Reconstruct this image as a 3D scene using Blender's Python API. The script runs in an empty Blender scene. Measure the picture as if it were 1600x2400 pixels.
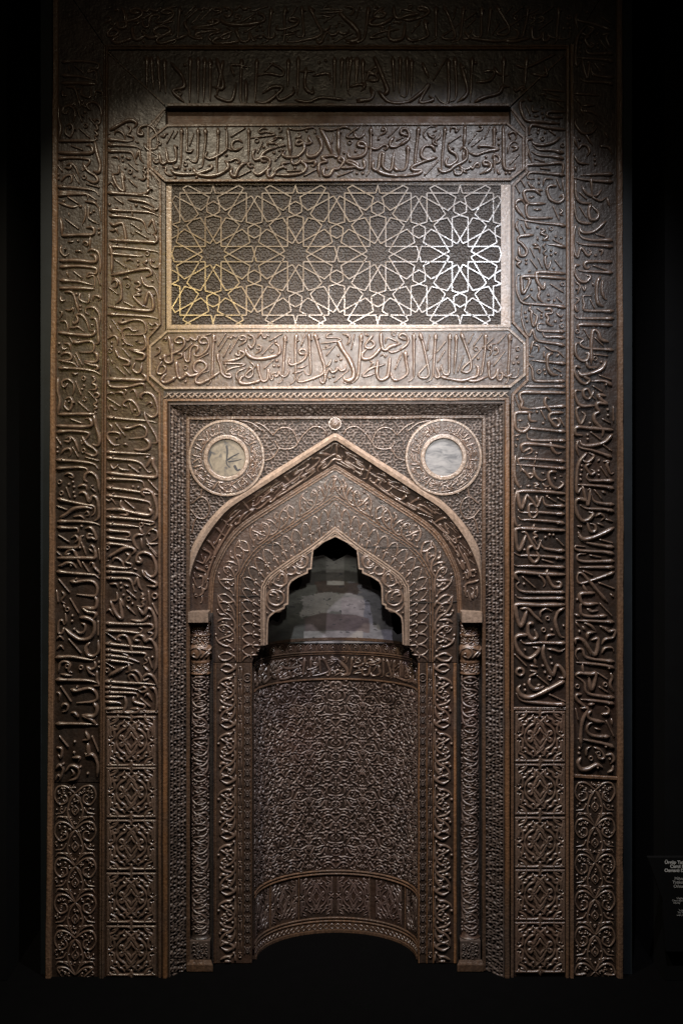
import bpy, math, random
import numpy as np
from mathutils import Vector
from mathutils.geometry import tessellate_polygon
random.seed(7)
rng = np.random.default_rng(7)

# ------------------------------------------------------------------ camera, light, exposure
# Everything is measured on the front plane of the mihrab: 600 photo units = 1 m.
S = 600.0; DIST = 3.912; ZC = 1.985; CX = 800.0; CY = 1102.0
sc = bpy.context.scene
cam_d = bpy.data.cameras.new('camera'); cam = bpy.data.objects.new('camera', cam_d)
sc.collection.objects.link(cam); sc.camera = cam
cam.location = (0, -DIST, ZC); cam.rotation_euler = (math.radians(90), 0, 0)
cam_d.sensor_fit = 'VERTICAL'; cam_d.sensor_height = 24.0; cam_d.lens = 24.0*DIST*S/2400.0
cam_d.shift_y = -(1200-CY)/2400.0; cam_d.clip_end = 60; cam_d.clip_start = 0.05
w = bpy.data.worlds.new("World"); sc.world = w; w.use_nodes = True
w.node_tree.nodes['Background'].inputs[0].default_value = (0.55, 0.62, 0.75, 1)
w.node_tree.nodes['Background'].inputs[1].default_value = 0.006
sc.view_settings.view_transform = 'Standard'; sc.view_settings.look = 'None'
sc.view_settings.exposure = 0.0; sc.view_settings.gamma = 1.0

def spot(name, loc, target, power, col, size, blend, radius):
    l = bpy.data.lights.new(name, 'SPOT'); l.energy = power; l.color = col
    l.spot_size = math.radians(size); l.spot_blend = blend; l.shadow_soft_size = radius
    o = bpy.data.objects.new(name, l); sc.collection.objects.link(o); o.location = loc
    o.rotation_euler = (Vector(target)-Vector(loc)).to_track_quat('-Z', 'Y').to_euler()
    return o
# museum spots in front of the mihrab, plus two added fill lights
spot('spot_lamp_right', (0.62, -1.55, 4.20), (0.24, 0.0, 1.55), 540, (0.98, 0.96, 1.0), 71, 1.0, 0.03)
spot('spot_lamp_left', (-0.80, -1.55, 4.20), (-0.40, 0.0, 1.50), 530, (1.0, 0.87, 0.66), 72, 1.0, 0.03)
spot('spot_lamp_low', (0.86, -2.3, 3.20), (0.42, 0.0, 2.60), 215, (0.86, 0.91, 1.0), 36, 1.0, 0.08)
spot('spot_lamp_amber', (-1.0, -2.3, 2.95), (-0.55, 0.0, 2.40), 85, (1.0, 0.72, 0.28), 38, 1.0, 0.08)
spot('fill_light_middle', (0.05, -2.5, 2.60), (0.05, 0.0, 2.20), 430, (1.0, 0.92, 0.84), 38, 1.0, 0.05)  # added fill that lifts the lower cartouche, arches and niche
spot('spot_lamp_centre', (-0.50, -1.9, 3.8), (0.02, 0.2, 1.45), 350, (0.96, 0.86, 0.97), 42, 1.0, 0.03)
spot('fill_light_wide', (-0.1, -3.2, 3.9), (-0.2, 0.0, 2.5), 50, (1.0, 0.82, 0.56), 76, 1.0, 0.08)  # weak fill added to lift the top band and outer edges

# ------------------------------------------------------------------ materials
def mat(name):
    m = bpy.data.materials.new(name); m.use_nodes = True
    nt = m.node_tree; return m, nt, nt.nodes['Principled BSDF']
def wood(name, c1, c2, c3, rough=(0.3, 0.5), bump=0.35, grain=(9, 9, 1.2), spec=0.5, coat=0.0, vary=0.0):
    m, nt, b = mat(name); N = nt.nodes; L = nt.links
    tc = N.new('ShaderNodeTexCoord'); mp = N.new('ShaderNodeMapping')
    mp.inputs['Scale'].default_value = grain; L.new(tc.outputs['Object'], mp.inputs['Vector'])
    n1 = N.new('ShaderNodeTexNoise'); n1.inputs['Scale'].default_value = 3.0; n1.inputs['Detail'].default_value = 6; n1.inputs['Roughness'].default_value = .65
    L.new(mp.outputs[0], n1.inputs['Vector'])
    n2 = N.new('ShaderNodeTexNoise'); n2.inputs['Scale'].default_value = 2.6; n2.inputs['Detail'].default_value = 5
    L.new(tc.outputs['Object'], n2.inputs['Vector'])
    n3 = N.new('ShaderNodeTexNoise'); n3.inputs['Scale'].default_value = 95; n3.inputs['Detail'].default_value = 4
    L.new(tc.outputs['Object'], n3.inputs['Vector'])
    r1 = N.new('ShaderNodeValToRGB'); r1.color_ramp.elements[0].position = .34; r1.color_ramp.elements[1].position = .68
    r1.color_ramp.elements[0].color = (*c1, 1); r1.color_ramp.elements[1].color = (*c2, 1)
    L.new(n1.outputs['Fac'], r1.inputs['Fac'])
    r2 = N.new('ShaderNodeValToRGB'); r2.color_ramp.elements[0].position = .5; r2.color_ramp.elements[1].position = .66
    L.new(n2.outputs['Fac'], r2.inputs['Fac'])
    mx = N.new('ShaderNodeMix'); mx.data_type = 'RGBA'; L.new(r2.outputs['Color'], mx.inputs['Factor'])
    L.new(r1.outputs['Color'], mx.inputs['A']); mx.inputs['B'].default_value = (*c3, 1)
    mm = N.new('ShaderNodeMix'); mm.data_type = 'RGBA'; mm.blend_type = 'MULTIPLY'; mm.inputs['Factor'].default_value = .55
    r3 = N.new('ShaderNodeValToRGB'); r3.color_ramp.elements[0].position = .35; r3.color_ramp.elements[1].position = .6
    r3.color_ramp.elements[0].color = (.45, .45, .45, 1); r3.color_ramp.elements[1].color = (1, 1, 1, 1)
    L.new(n3.outputs['Fac'], r3.inputs['Fac']); L.new(mx.outputs['Result'], mm.inputs['A']); L.new(r3.outputs['Color'], mm.inputs['B'])
    last = mm.outputs['Result']
    if vary:   # boards cut from different planks differ in tone
        oi = N.new('ShaderNodeObjectInfo'); vr = N.new('ShaderNodeMapRange'); vr.inputs['To Min'].default_value = 1-vary; vr.inputs['To Max'].default_value = 1+vary
        L.new(oi.outputs['Random'], vr.inputs['Value']); hs = N.new('ShaderNodeHueSaturation'); L.new(vr.outputs[0], hs.inputs['Value']); L.new(last, hs.inputs['Color']); last = hs.outputs['Color']
    L.new(last, b.inputs['Base Color'])
    mr = N.new('ShaderNodeMapRange'); mr.inputs['From Min'].default_value = .3; mr.inputs['From Max'].default_value = .7
    mr.inputs['To Min'].default_value = rough[0]; mr.inputs['To Max'].default_value = rough[1]
    n4 = N.new('ShaderNodeTexNoise'); n4.inputs['Scale'].default_value = 28; n4.inputs['Detail'].default_value = 6
    L.new(tc.outputs['Object'], n4.inputs['Vector'])
    L.new(n4.outputs['Fac'], mr.inputs['Value']); L.new(mr.outputs[0], b.inputs['Roughness'])
    b.inputs['Specular IOR Level'].default_value = spec; b.inputs['Coat Weight'].default_value = coat; b.inputs['Coat Roughness'].default_value = .28
    ad = N.new('ShaderNodeMath'); ad.operation = 'ADD'; L.new(n3.outputs['Fac'], ad.inputs[0]); L.new(n4.outputs['Fac'], ad.inputs[1])
    ad2 = N.new('ShaderNodeMath'); ad2.operation = 'ADD'; L.new(ad.outputs[0], ad2.inputs[0]); L.new(n1.outputs['Fac'], ad2.inputs[1])
    bp = N.new('ShaderNodeBump'); bp.inputs['Strength'].default_value = bump; bp.inputs['Distance'].default_value = 0.004
    L.new(ad2.outputs[0], bp.inputs['Height']); L.new(bp.outputs[0], b.inputs['Normal'])
    return m
def plain(name, col, rough=.6, spec=.3, noise=0.0, metal=0.0, emit=None):
    m, nt, b = mat(name); N = nt.nodes; L = nt.links
    tc = N.new('ShaderNodeTexCoord'); n = N.new('ShaderNodeTexNoise'); n.inputs['Scale'].default_value = 14; n.inputs['Detail'].default_value = 5
    L.new(tc.outputs['Object'], n.inputs['Vector'])
    r = N.new('ShaderNodeValToRGB'); r.color_ramp.elements[0].position = .3; r.color_ramp.elements[1].position = .7
    r.color_ramp.elements[0].color = (*[c*(1-noise) for c in col], 1); r.color_ramp.elements[1].color = (*col, 1)
    L.new(n.outputs['Fac'], r.inputs['Fac']); L.new(r.outputs[0], b.inputs['Base Color'])
    b.inputs['Roughness'].default_value = rough; b.inputs['Specular IOR Level'].default_value = spec; b.inputs['Metallic'].default_value = metal
    return m
M = {}
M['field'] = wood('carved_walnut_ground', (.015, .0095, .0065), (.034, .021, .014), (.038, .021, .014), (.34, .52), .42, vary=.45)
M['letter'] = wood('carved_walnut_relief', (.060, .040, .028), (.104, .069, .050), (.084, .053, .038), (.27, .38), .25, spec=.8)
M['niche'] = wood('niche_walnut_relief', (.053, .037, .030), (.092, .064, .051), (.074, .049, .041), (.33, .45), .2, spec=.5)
M['rail'] = wood('walnut_rail', (.060, .035, .021), (.115, .066, .038), (.070, .046, .032), (.30, .48), .6, (22, 22, .9), vary=.35)
M['rail_rubbed'] = wood('rubbed_walnut_rail', (.115, .084, .062), (.19, .14, .105), (.15, .115, .09), (.26, .42), .45, (22, 22, .9), spec=.6, vary=.2)
M['rail_worn'] = wood('worn_orange_rail', (.075, .040, .020), (.19, .095, .042), (.075, .048, .032), (.34, .55), .6, (22, 22, .7), vary=.35)
M['fine'] = wood('fine_carving_walnut', (.040, .029, .023), (.070, .051, .041), (.055, .042, .036), (.38, .54), .3, spec=.35)
M['infill'] = wood('lattice_infill_walnut', (.016, .011, .008), (.030, .021, .016), (.022, .016, .013), (.45, .6), .3, spec=.25)
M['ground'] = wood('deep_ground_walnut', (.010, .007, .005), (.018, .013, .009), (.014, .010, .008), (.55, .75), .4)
M['board'] = wood('plain_walnut_board', (.085, .042, .022), (.15, .074, .038), (.11, .058, .036), (.4, .6), .4, (1.0, 9, 20))
M['strap'] = wood('rubbed_strapwork', (.075, .053, .037), (.12, .086, .062), (.09, .068, .05), (.22, .34), .2, spec=.8)
M['black'] = plain('black_wall_paint', (.0035, .0036, .004), .8, .15, .3)
M['plinth'] = plain('black_plinth_paint', (.0010, .0010, .0011), .9, .03, .2)
M['case'] = plain('blue_grey_mount_metal', (.007, .010, .0125), .6, .25, .3)
M['text'] = plain('printed_white_letters', (.30, .30, .29), .6, .2)
M['sign'] = plain('dark_sign_board', (.0022, .0023, .0025), .8, .08, .2)

# ------------------------------------------------------------------ geometry helpers
def P(px, py, d):
    """photo-plane units measured on the thing + its depth behind the front plane -> metres"""
    k = (DIST + d)/DIST
    return ((px-CX)/S*k, d, ZC + (CY-py)/S*k)
def flat(d):
    def f(x, y, h):
        k = (DIST + d)/DIST
        return np.stack([(x-CX)/S*k, np.full_like(x, d)-h, ZC+(CY-y)/S*k], -1)
    return f

class Acc:
    def __init__(s): s.v = []; s.f = []; s.n = 0; s.sm = []
    def add(s, v, f, smooth=True):
        v = np.asarray(v, float).reshape(-1, 3)
        s.v.append(v); s.f.extend([tuple(i+s.n for i in q) for q in f]); s.sm.extend([smooth]*len(f)); s.n += len(v)
    def build(s, name, m, parent=None, kind=None, label=None):
        me = bpy.data.meshes.new(name)
        me.from_pydata([tuple(x) for x in np.concatenate(s.v)] if s.v else [], [], s.f)
        me.polygons.foreach_set('use_smooth', s.sm); me.materials.append(m); me.update()
        o = bpy.data.objects.new(name, me); sc.collection.objects.link(o)
        if parent is not None: o.parent = parent
        if kind: o['kind'] = kind
        if label: o['label'] = label
        return o

def resample(pts, step, smooth=True, closed=False):
    p = np.asarray(pts, float)
    if len(p) == 1: return p
    if smooth and len(p) > 2:
        if closed: q = np.vstack([p[-1], p, p[0], p[1]])
        else: q = np.vstack([2*p[0]-p[1], p, 2*p[-1]-p[-2]])
        out = []
        for i in range(1, len(q)-2):
            a, b, c, d = q[i-1], q[i], q[i+1], q[i+2]
            n = max(2, int(np.linalg.norm(c-b)/step)+1)
            t = np.linspace(0, 1, n, endpoint=False)[:, None]
            out.append(.5*((2*b)+(-a+c)*t+(2*a-5*b+4*c-d)*t*t+(-a+3*b-3*c+d)*t**3))
        out.append(q[-2][None]); return np.vstack(out)
    out = []
    for i in range(len(p)-1):
        n = max(1, int(np.linalg.norm(p[i+1]-p[i])/step))
        t = np.linspace(0, 1, n, endpoint=False)[:, None]; out.append(p[i]+(p[i+1]-p[i])*t)
    out.append(p[-1][None]); return np.vstack(out)

ROUND = (np.array([-1, -.86, -.45, .0, .45, .86, 1]), np.array([-.25, .50, .90, 1, .90, .50, -.25]))
ROUND5 = (np.array([-1, -.76, 0, .76, 1]), np.array([-.25, .62, 1, .62, -.25]))
RAIL = (np.array([-1, -.84, -.6, .6, .84, 1]), np.array([-.1, .8, 1, 1, .8, -.1]))
GROOVE = (np.array([-1, -.82, -.42, -.2, 0, .2, .42, .82, 1]), np.array([-.1, .75, 1, .9, .35, .9, 1, .75, -.1]))
FLATB = (np.array([-1, -.8, .8, 1]), np.array([-.2, 1, 1, -.2]))
DEEP = (np.array([-1, -.9, -.5, .0, .5, .9, 1]), np.array([-2.2, .35, .85, 1, .85, .35, -2.2]))

def sweep(acc, c, wd, mp, h, prof=ROUND, caps=True, smooth=True):
    """relief ridge along polyline c (units), half-width array wd, height h (m)"""
    c = np.asarray(c, float); n = len(c)
    if n < 2: return
    t = np.gradient(c, axis=0); l = np.linalg.norm(t, axis=1, keepdims=True); l[l == 0] = 1; t = t/l
    nrm = np.stack([-t[:, 1], t[:, 0]], 1); wd = np.broadcast_to(wd, (n,)).astype(float)
    hh = np.broadcast_to(h, (n,)).astype(float)
    if caps:
        c = np.vstack([c[0]-t[0]*wd[0]*.7, c, c[-1]+t[-1]*wd[-1]*.7])
        nrm = np.vstack([nrm[0], nrm, nrm[-1]]); wd = np.r_[wd[0]*.25, wd, wd[-1]*.25]; hh = np.r_[hh[0]*.1, hh, hh[-1]*.1]; n += 2
    T, H = prof; k = len(T)
    X = c[:, 0:1]+nrm[:, 0:1]*wd[:, None]*T[None]; Y = c[:, 1:2]+nrm[:, 1:2]*wd[:, None]*T[None]
    Hh = hh[:, None]*H[None]
    v = mp(X.ravel(), Y.ravel(), Hh.ravel())
    f = []
    for i in range(n-1):
        for j in range(k-1):
            a = i*k+j; f.append((a, a+1, a+k+1, a+k))
    acc.add(v, f, smooth)

def rail(acc, pts, wd, d, h, closed=False, prof=RAIL, smooth=False, mp=None, curve=False):
    """straight moulding with mitred corners"""
    p = np.asarray(pts, float)
    if curve: p = resample(p, 8)
    if mp is None and not closed and len(p) <= 6 and np.linalg.norm(p[-1]-p[0]) > 250:   # hand-cut: never quite straight
        q = resample(p, 34, smooth=False); q[1:-1] += rng.normal(0, .38, (len(q)-2, 2))
        for a_ in p[1:-1]: q[np.argmin(np.linalg.norm(q-a_, axis=1))] = a_
        p = q
    if closed: p = np.vstack([p, p[0]])
    n = len(p); nr = np.zeros((n, 2))
    for i in range(n):
        a = p[i-1] if i > 0 else (p[-2] if closed else None)
        b = p[i+1] if i < n-1 else (p[1] if closed else None)
        da = (p[i]-a)/np.linalg.norm(p[i]-a) if a is not None else None
        db = (b-p[i])/np.linalg.norm(b-p[i]) if b is not None else None
        if da is None: da = db
        if db is None: db = da
        na = np.array([-da[1], da[0]]); nb = np.array([-db[1], db[0]]); m = na+nb; m /= np.linalg.norm(m)
        nr[i] = m/max(.4, m.dot(na))
    T, H = prof; k = len(T); mp = mp or flat(d)
    X = p[:, 0:1]+nr[:, 0:1]*wd*T[None]; Y = p[:, 1:2]+nr[:, 1:2]*wd*T[None]
    v = mp(X.ravel(), Y.ravel(), np.tile(H*h, n))
    f = [(i*k+j, i*k+j+1, (i+1)*k+j+1, (i+1)*k+j) for i in range(n-1) for j in range(k-1)]
    if not closed: f += [tuple(range(k)), tuple(range((n-1)*k, n*k))]
    acc.add(v, f, smooth)

def dome(acc, x, y, r, mp, h, seg=8, hole=0.0):
    rings = [(1, -.2), (.85, .5), (.5, .9)] if not hole else [(1, -.2), (.88, .7), (.7, 1), (.52, .75), (.42, .1)]
    V = []; f = []
    for (rr, hh) in rings:
        for s in range(seg):
            a = 2*math.pi*s/seg; V.append((x+r*rr*math.cos(a), y+r*rr*math.sin(a), hh*h))
    for i in range(len(rings)-1):
        for s in range(seg):
            f.append((i*seg+s, i*seg+(s+1) % seg, (i+1)*seg+(s+1) % seg, (i+1)*seg+s))
    if not hole:
        V.append((x, y, h)); t = len(V)-1
        for s in range(seg): f.append(((len(rings)-1)*seg+s, (len(rings)-1)*seg+(s+1) % seg, t))
    V = np.array(V); acc.add(mp(V[:, 0], V[:, 1], V[:, 2]), f)

def poly(acc, outer, d, holes=(), back=None, grid=None):
    """flat board with thickness: face at depth d, edges running back to depth `back`"""
    loops = [list(outer)]+[list(h) for h in holes]
    tri = tessellate_polygon([[Vector((x, -y, 0)) for x, y in l] for l in loops])
    pts = [p for l in loops for p in l]
    acc.add([P(x, y, d) for x, y in pts], [tuple(t) for t in tri], False)
    if back is not None:
        for l in loops:
            n = len(l)
            F = [P(x, y, d) for x, y in l]; B = [(a[0], back, a[2]) for a in F]
            acc.add(F+B, [(i, (i+1) % n, n+(i+1) % n, n+i) for i in range(n)], False)
def rect(x0, y0, x1, y1): return [(x0, y0), (x1, y0), (x1, y1), (x0, y1)]
def edge(acc, pts, d0, d1):
    F = [P(x, y, d0) for x, y in pts]; B = [(P(x, y, d0)[0], d1, P(x, y, d0)[2]) for x, y in pts]; n = len(pts)
    acc.add(F+B, [(i, i+1, n+i+1, n+i) for i in range(n-1)], False)
def loft(acc, A, B, dA, dB, n=60, smooth=False):
    a = arc(A, n); b = arc(B, n)
    v = [P(x, y, dA) for x, y in a]+[P(x, y, dB) for x, y in b]
    acc.add(v, [(i, i+1, n+i+1, n+i) for i in range(n-1)], smooth)
def arc(pts, n):
    p = np.asarray(pts, float); s = np.r_[0, np.cumsum(np.linalg.norm(np.diff(p, axis=0), axis=1))]
    t = np.linspace(0, s[-1], n); return np.stack([np.interp(t, s, p[:, 0]), np.interp(t, s, p[:, 1])], 1)

# ------------------------------------------------------------------ stroke language
def parse(txt, x0, y0, s):
    out = []
    for item in txt.replace('\n', ';').split(';'):
        tk = item.split()
        if not tk: continue
        k = tk[0][0]; wv = float(tk[0][1:]) if len(tk[0]) > 1 else None
        pts = [(x0+float(a)/s, y0+float(b)/s) for a, b in (q.split(',') for q in tk[1:])]
        if k in 'drb':
            for p in pts: out.append((k, wv, [p]))
        else: out.append((k, wv, pts))
    return out
def xf(strokes, fn): return [(k, wv, [fn(*p) for p in pts]) for k, wv, pts in strokes]
REC = None
def stroke(acc, st, mp, hs=1.0, ws=1.0, step=4.0, prof=ROUND):
    k, wv, pts = st
    if REC is not None: REC.extend(pts if len(pts) == 1 else list(resample(pts, 3)))
    if k == 'd': dome(acc, *pts[0], 4.1*ws*(wv or 1), mp, .0088*hs); return
    if k == 'b': dome(acc, *pts[0], 3.4*ws*(wv or 1), mp, .0155*hs); return
    if k == 'r': dome(acc, *pts[0], 6.6*ws*(wv or 1), mp, .0088*hs, 10, hole=1); return
    c = resample(pts, step); L = np.r_[0, np.cumsum(np.linalg.norm(np.diff(c, axis=0), axis=1))]; T = L[-1]
    if T < 1: return
    R = T-L
    if k == 'a':
        wd = (wv or 9.0)/2; pr = np.interp(L, [0, 7, 13, 22, max(23, T*.7), max(24, T)], [.30, 1.2, 1.0, .80, .72, .3])
    elif k == 's':
        wd = (wv or 4.0)/2; pr = np.ones_like(L)
    else:
        wd = wv/2; a, b = .55, .38
        pr = np.minimum(np.interp(L, [0, min(8, T*.3)], [a, 1]), np.interp(R, [0, min(14, T*.4)], [b, 1]))
        pr = pr*(1+.10*np.sin(L*.13+pts[0][0]))
    hh = .0112*hs*np.clip(pr, .5, 1)*min(1.15, (wd*2/8.0)**.5)
    sweep(acc, c, wd*pr*ws*1.08, mp, hh, prof)
def filler(acc, x0, x1, y0, y1, mp, cell, h, wd, occ, rad=4.2, bead=.5):
    """small curls and beads in whatever gaps the traced scrolls leave"""
    grid = {}
    for p in occ: grid.setdefault((int(p[0]//8), int(p[1]//8)), []).append((p[0], p[1]))
    def free(x, y, r):
        gx, gy = int(x//8), int(y//8)
        return all(math.hypot(x-a, y-b) > r for i in (-1, 0, 1) for j in (-1, 0, 1) for a, b in grid.get((gx+i, gy+j), ()))
    y = y0+cell*.4
    while y < y1-cell*.3:
        x = x0+cell*.4
        while x < x1-cell*.3:
            X, Y = x+random.uniform(-1, 1), y+random.uniform(-1, 1)
            if free(X, Y, rad):
                if random.random() < bead: dome(acc, X, Y, wd*random.uniform(1.5, 2.0), mp, h, 6)
                else:
                    st = random.uniform(0, 6.28); sg = random.choice((-1, 1)); r0 = cell*.3
                    p = [(X+r0*(.5+.2*k)*math.cos(st+sg*k*.8), Y+r0*(.5+.2*k)*math.sin(st+sg*k*.8)) for k in range(5)]
                    q = resample(p, 3); sweep(acc, q, wd*np.linspace(1.3, .6, len(q)), mp, h, ROUND5)
                grid.setdefault((int(X//8), int(Y//8)), []).append((X, Y))
            x += cell*.5
        y += cell*.5
def slen(st): return sum(math.dist(st[2][i], st[2][i+1]) for i in range(len(st[2])-1))
# ------------------------------------------------------------------ the carved writing, traced band by band
A1 = parse('''t8 235,80 260,180 265,320;t7 410,170 350,180 315,150 360,105 415,120 435,190 380,265 290,310 215,335
t8 285,180 280,330 280,400 240,425 195,400 195,330 150,380 125,350;t6 430,125 480,150 500,110 540,140 580,140 600,90 625,105;s 625,105 760,68
t7 720,175 650,185 615,160 650,115 700,120 735,190 700,270 620,335 560,330 550,290;t7 570,300 600,240 585,215 545,210 505,260 490,400 450,400 435,350 435,290
s 430,275 530,180;s 590,380 730,305;t6 90,245 125,240 130,290 65,345;t6 345,320 395,310 400,345 340,378;t6 165,140 205,120 205,160
t7 160,400 110,480 105,550 160,555 205,500 180,455 130,460;t9 340,400 335,470 360,600 400,610 460,550 500,585 590,560 620,540;t9 335,590 270,635 190,665 150,640 165,600 210,555
r 445,480;d 445,652;t8 620,545 560,520 545,460 580,410 640,400 690,430 700,480 650,530 590,590 570,650 620,675 700,640 770,600 870,530
s 620,560 730,520;a 795,65 780,300 770,560 740,670 700,690;b 810,155;s 940,60 840,220;s 970,95 855,280;s 995,185 905,355;s 1110,90 985,305
t5 965,110 1010,120 1020,85 1060,110 1080,75;t6 1185,130 1120,140 1120,95 1175,100 1190,150 1095,220;t7 1205,75 1270,100 1290,170 1250,240 1215,200 1240,265;b 1240,130
a 855,300 840,360 880,480 885,540 930,590 1000,600 990,560 940,560 960,510 1090,470 1190,490;t8 1080,300 1060,320 1110,335 1100,285 1150,290 1165,320 1100,370 980,400 900,405
t6 900,430 1040,432 1180,435;t6 1185,440 1110,470;t5 935,430 940,490;t10 1185,240 1190,300 1260,360 1400,370 1560,330 1600,290
t5 1370,250 1320,250 1330,205 1370,220 1365,270 1305,315;s 1515,180 1380,325;r 1497,268;t6 1320,125 1370,60 1400,115 1430,110 1440,80 1470,100 1470,70;s 1470,155 1568,100
a 1350,430 1330,470 1370,620 1400,650 1450,620 1460,500 1490,630 1520,600 1500,560 1560,540;t9 1365,630 1300,660 1180,680 1110,660 1130,600 1200,570
t6 1180,490 1090,530 1070,590 1110,670;t6 1235,410 1290,470 1230,520 1180,570 1210,605 1260,580 1270,510 1230,480 1200,520;s 1530,380 1405,495;d 1528,460 1560,400''', 350, 770, 5.227)
A2 = parse('''s 0,125 115,65;d 30,160;t8 20,180 75,220 80,300 0,345;d 50,395 15,460 70,460;a 150,75 145,200 130,400 120,600 100,650 60,675;b 165,155
t6 0,560 30,590 60,580 70,530 100,580 150,590 190,540 180,490;a 290,60 275,200 275,400 275,560 260,650 210,685;b 305,155
t7 400,320 330,310 325,270 370,255 410,290 390,370 300,430 220,450 195,420 215,370;s 395,75 345,215;a 440,50 445,200 455,400 460,540 430,570 390,545 380,500;b 470,140
t5 300,490 360,478 420,450;t5 240,550 310,535 380,510;t4 385,430 375,470;a10 505,55 550,200 590,350 630,480 600,560 500,610 380,650 300,650 310,590 350,560;b 555,125
t8 630,490 640,600 620,665 590,660 575,600;t5 725,70 680,65 650,110 720,115 800,120 830,150 700,170 580,185;t4 700,200 640,225 710,230 600,260;s 760,205 650,335
t7 640,480 690,440 718,370;t7 640,620 660,540 690,490 720,540 770,520 790,480 830,520 880,500 890,440;d 798,335 770,400 830,382 690,605 740,590;s 925,510 745,665
t12 795,150 850,260 930,380 980,500 980,600 930,640 880,630 855,600;a10 1080,60 1070,200 1060,350 1040,560 1000,640 920,675 855,660;b 1090,155
t6 850,70 930,90 930,170 900,200 930,210;b 910,100;s 995,75 955,260;b 1160,85;t5 1120,55 1150,100;t7 1225,85 1140,180 1130,230 1190,245 1240,200 1200,150 1160,180
t9 1320,50 1320,150 1340,250 1380,265 1440,220 1568,190;t9 1320,230 1260,310 1180,370 1100,370 1090,310 1150,250;t7 1400,275 1460,295 1568,260;t5 1370,190 1390,120 1450,130 1568,190;t4 1440,180 1410,210
r 1475,70;t6 1310,340 1350,320 1370,350 1400,320;t6 1180,405 1220,410 1210,440 1180,470;t9 1280,390 1270,560 1310,630 1380,610 1410,560 1430,350;t9 1435,540 1480,630 1568,620
t6 1370,440 1200,490 1100,570 1110,590 1200,570 1250,550;s 1568,340 1490,500''', 640, 770, 5.227)
A3 = parse('''t7 120,150 30,110 50,70 100,80 140,140 110,210 0,285;t6 0,180 50,190;a10 100,270 110,400 130,530 90,590 0,640;b 125,335;s 60,290 0,420
a 205,55 205,200 205,500 200,600 140,655;b 220,125;a 275,50 320,200 360,380 390,560 340,610 270,590 270,550 350,460 430,350;b 300,130;s 400,75 370,275
a 475,60 460,250 450,400 430,600 355,660;b 480,130;s 595,160 480,300;s 585,270 495,415;a 645,60 640,250 635,540 600,570 560,540 545,450 540,500;b 655,130
t7 480,480 520,590 470,600 460,560;t6 550,440 520,530;a 725,70 720,250 695,560;b 735,130;s 810,335 740,535;a 780,50 840,220 900,400 900,500 850,540 790,520 820,470 920,380 1040,240;s 1040,240 1180,120;b 820,120
s 935,65 870,190;s 1040,65 935,215;r 965,250;d 990,370;a 1085,60 1075,250 1050,450 1030,560 960,590;b 1090,120;t8 530,590 650,620 800,640 900,610 980,580 990,480 950,440
t8 860,640 960,645 1050,610 1110,590;a 1130,390 1120,450 1130,590 1170,610 1210,570 1230,500 1230,620 1270,630 1290,560 1270,540 1340,590 1400,560 1380,600 1450,600 1480,560 1485,490
t5 1205,190 1140,200 1110,250 1150,270 1140,320 1100,355;t5 1150,190 1150,260;t5 1230,270 1190,260 1210,235 1235,270 1225,310 1175,335;s 1330,70 1230,190;s 1320,280 1180,460
a 1375,60 1375,250 1360,500 1355,640 1320,680;b 1395,140;r 1477,250;d 1465,357 1425,428 1485,422''', 930, 770, 5.227)
B1 = parse('''t6 140,180 180,190 200,160 235,150;r 125,268;s 300,110 215,270;s 350,120 300,210;t8 310,290 330,380 325,480 260,500 230,480 205,320;t8 222,480 190,515 150,510 125,380;t7 130,490 90,510 60,490 50,430;b 340,315
a 400,80 395,250 390,500 375,590;b 410,145;t6 465,70 465,250 465,340 460,370 510,375 540,340 520,350;s 545,150 495,300;a 600,80 600,250 590,460 560,500 510,480 490,450 455,465;b 615,150
a 690,80 690,250 665,450 650,550 595,580;b 700,155;r 445,522;d 440,590 500,588;t7 370,540 340,575 300,560 300,520;t8 265,590 320,635 450,650 600,635 760,580 765,540 720,540
a 845,80 845,250 830,450 830,620 810,685;b 850,160;t7 715,370 690,430 740,460 830,430 920,370 950,320 950,70;d 940,90;t7 1140,260 1100,230 1040,240 1010,290 1040,350 1100,340 1150,310;t7 950,320 1000,350 1040,352
s 1175,80 1000,190;d 945,415;t6 920,480 980,490 1060,460 1110,490 1080,515 1060,480;t9 540,570 580,640 700,670 850,650 960,580 960,520 920,480;a 1220,80 1220,300 1215,490;b 1225,150
t7 1280,560 1230,560 1210,530 1250,510 1280,530;t9 1020,570 1000,640 1050,675 1080,600 1140,530 1210,505;s 1250,600 1090,680;d 580,685 320,690
t5 1450,100 1390,85 1340,120 1360,145 1440,130 1540,160 1400,185 1230,205;r 1317,235;s 1390,250 1325,390;d 1400,315;t8 1300,340 1270,400 1290,470 1350,460 1400,390 1480,340 1568,320
t6 1568,210 1440,280 1460,300;t5 1440,240 1460,300;t6 1450,270 1568,270;d 1525,385;t8 1440,490 1380,490 1370,450 1420,440 1480,480 1450,570 1350,650 1290,630 1290,570;t9 1490,570 1450,620 1460,680 1510,670 1568,590;t6 160,560 210,570 200,620 250,660 300,660''', 350, 285, 5.227)
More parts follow.
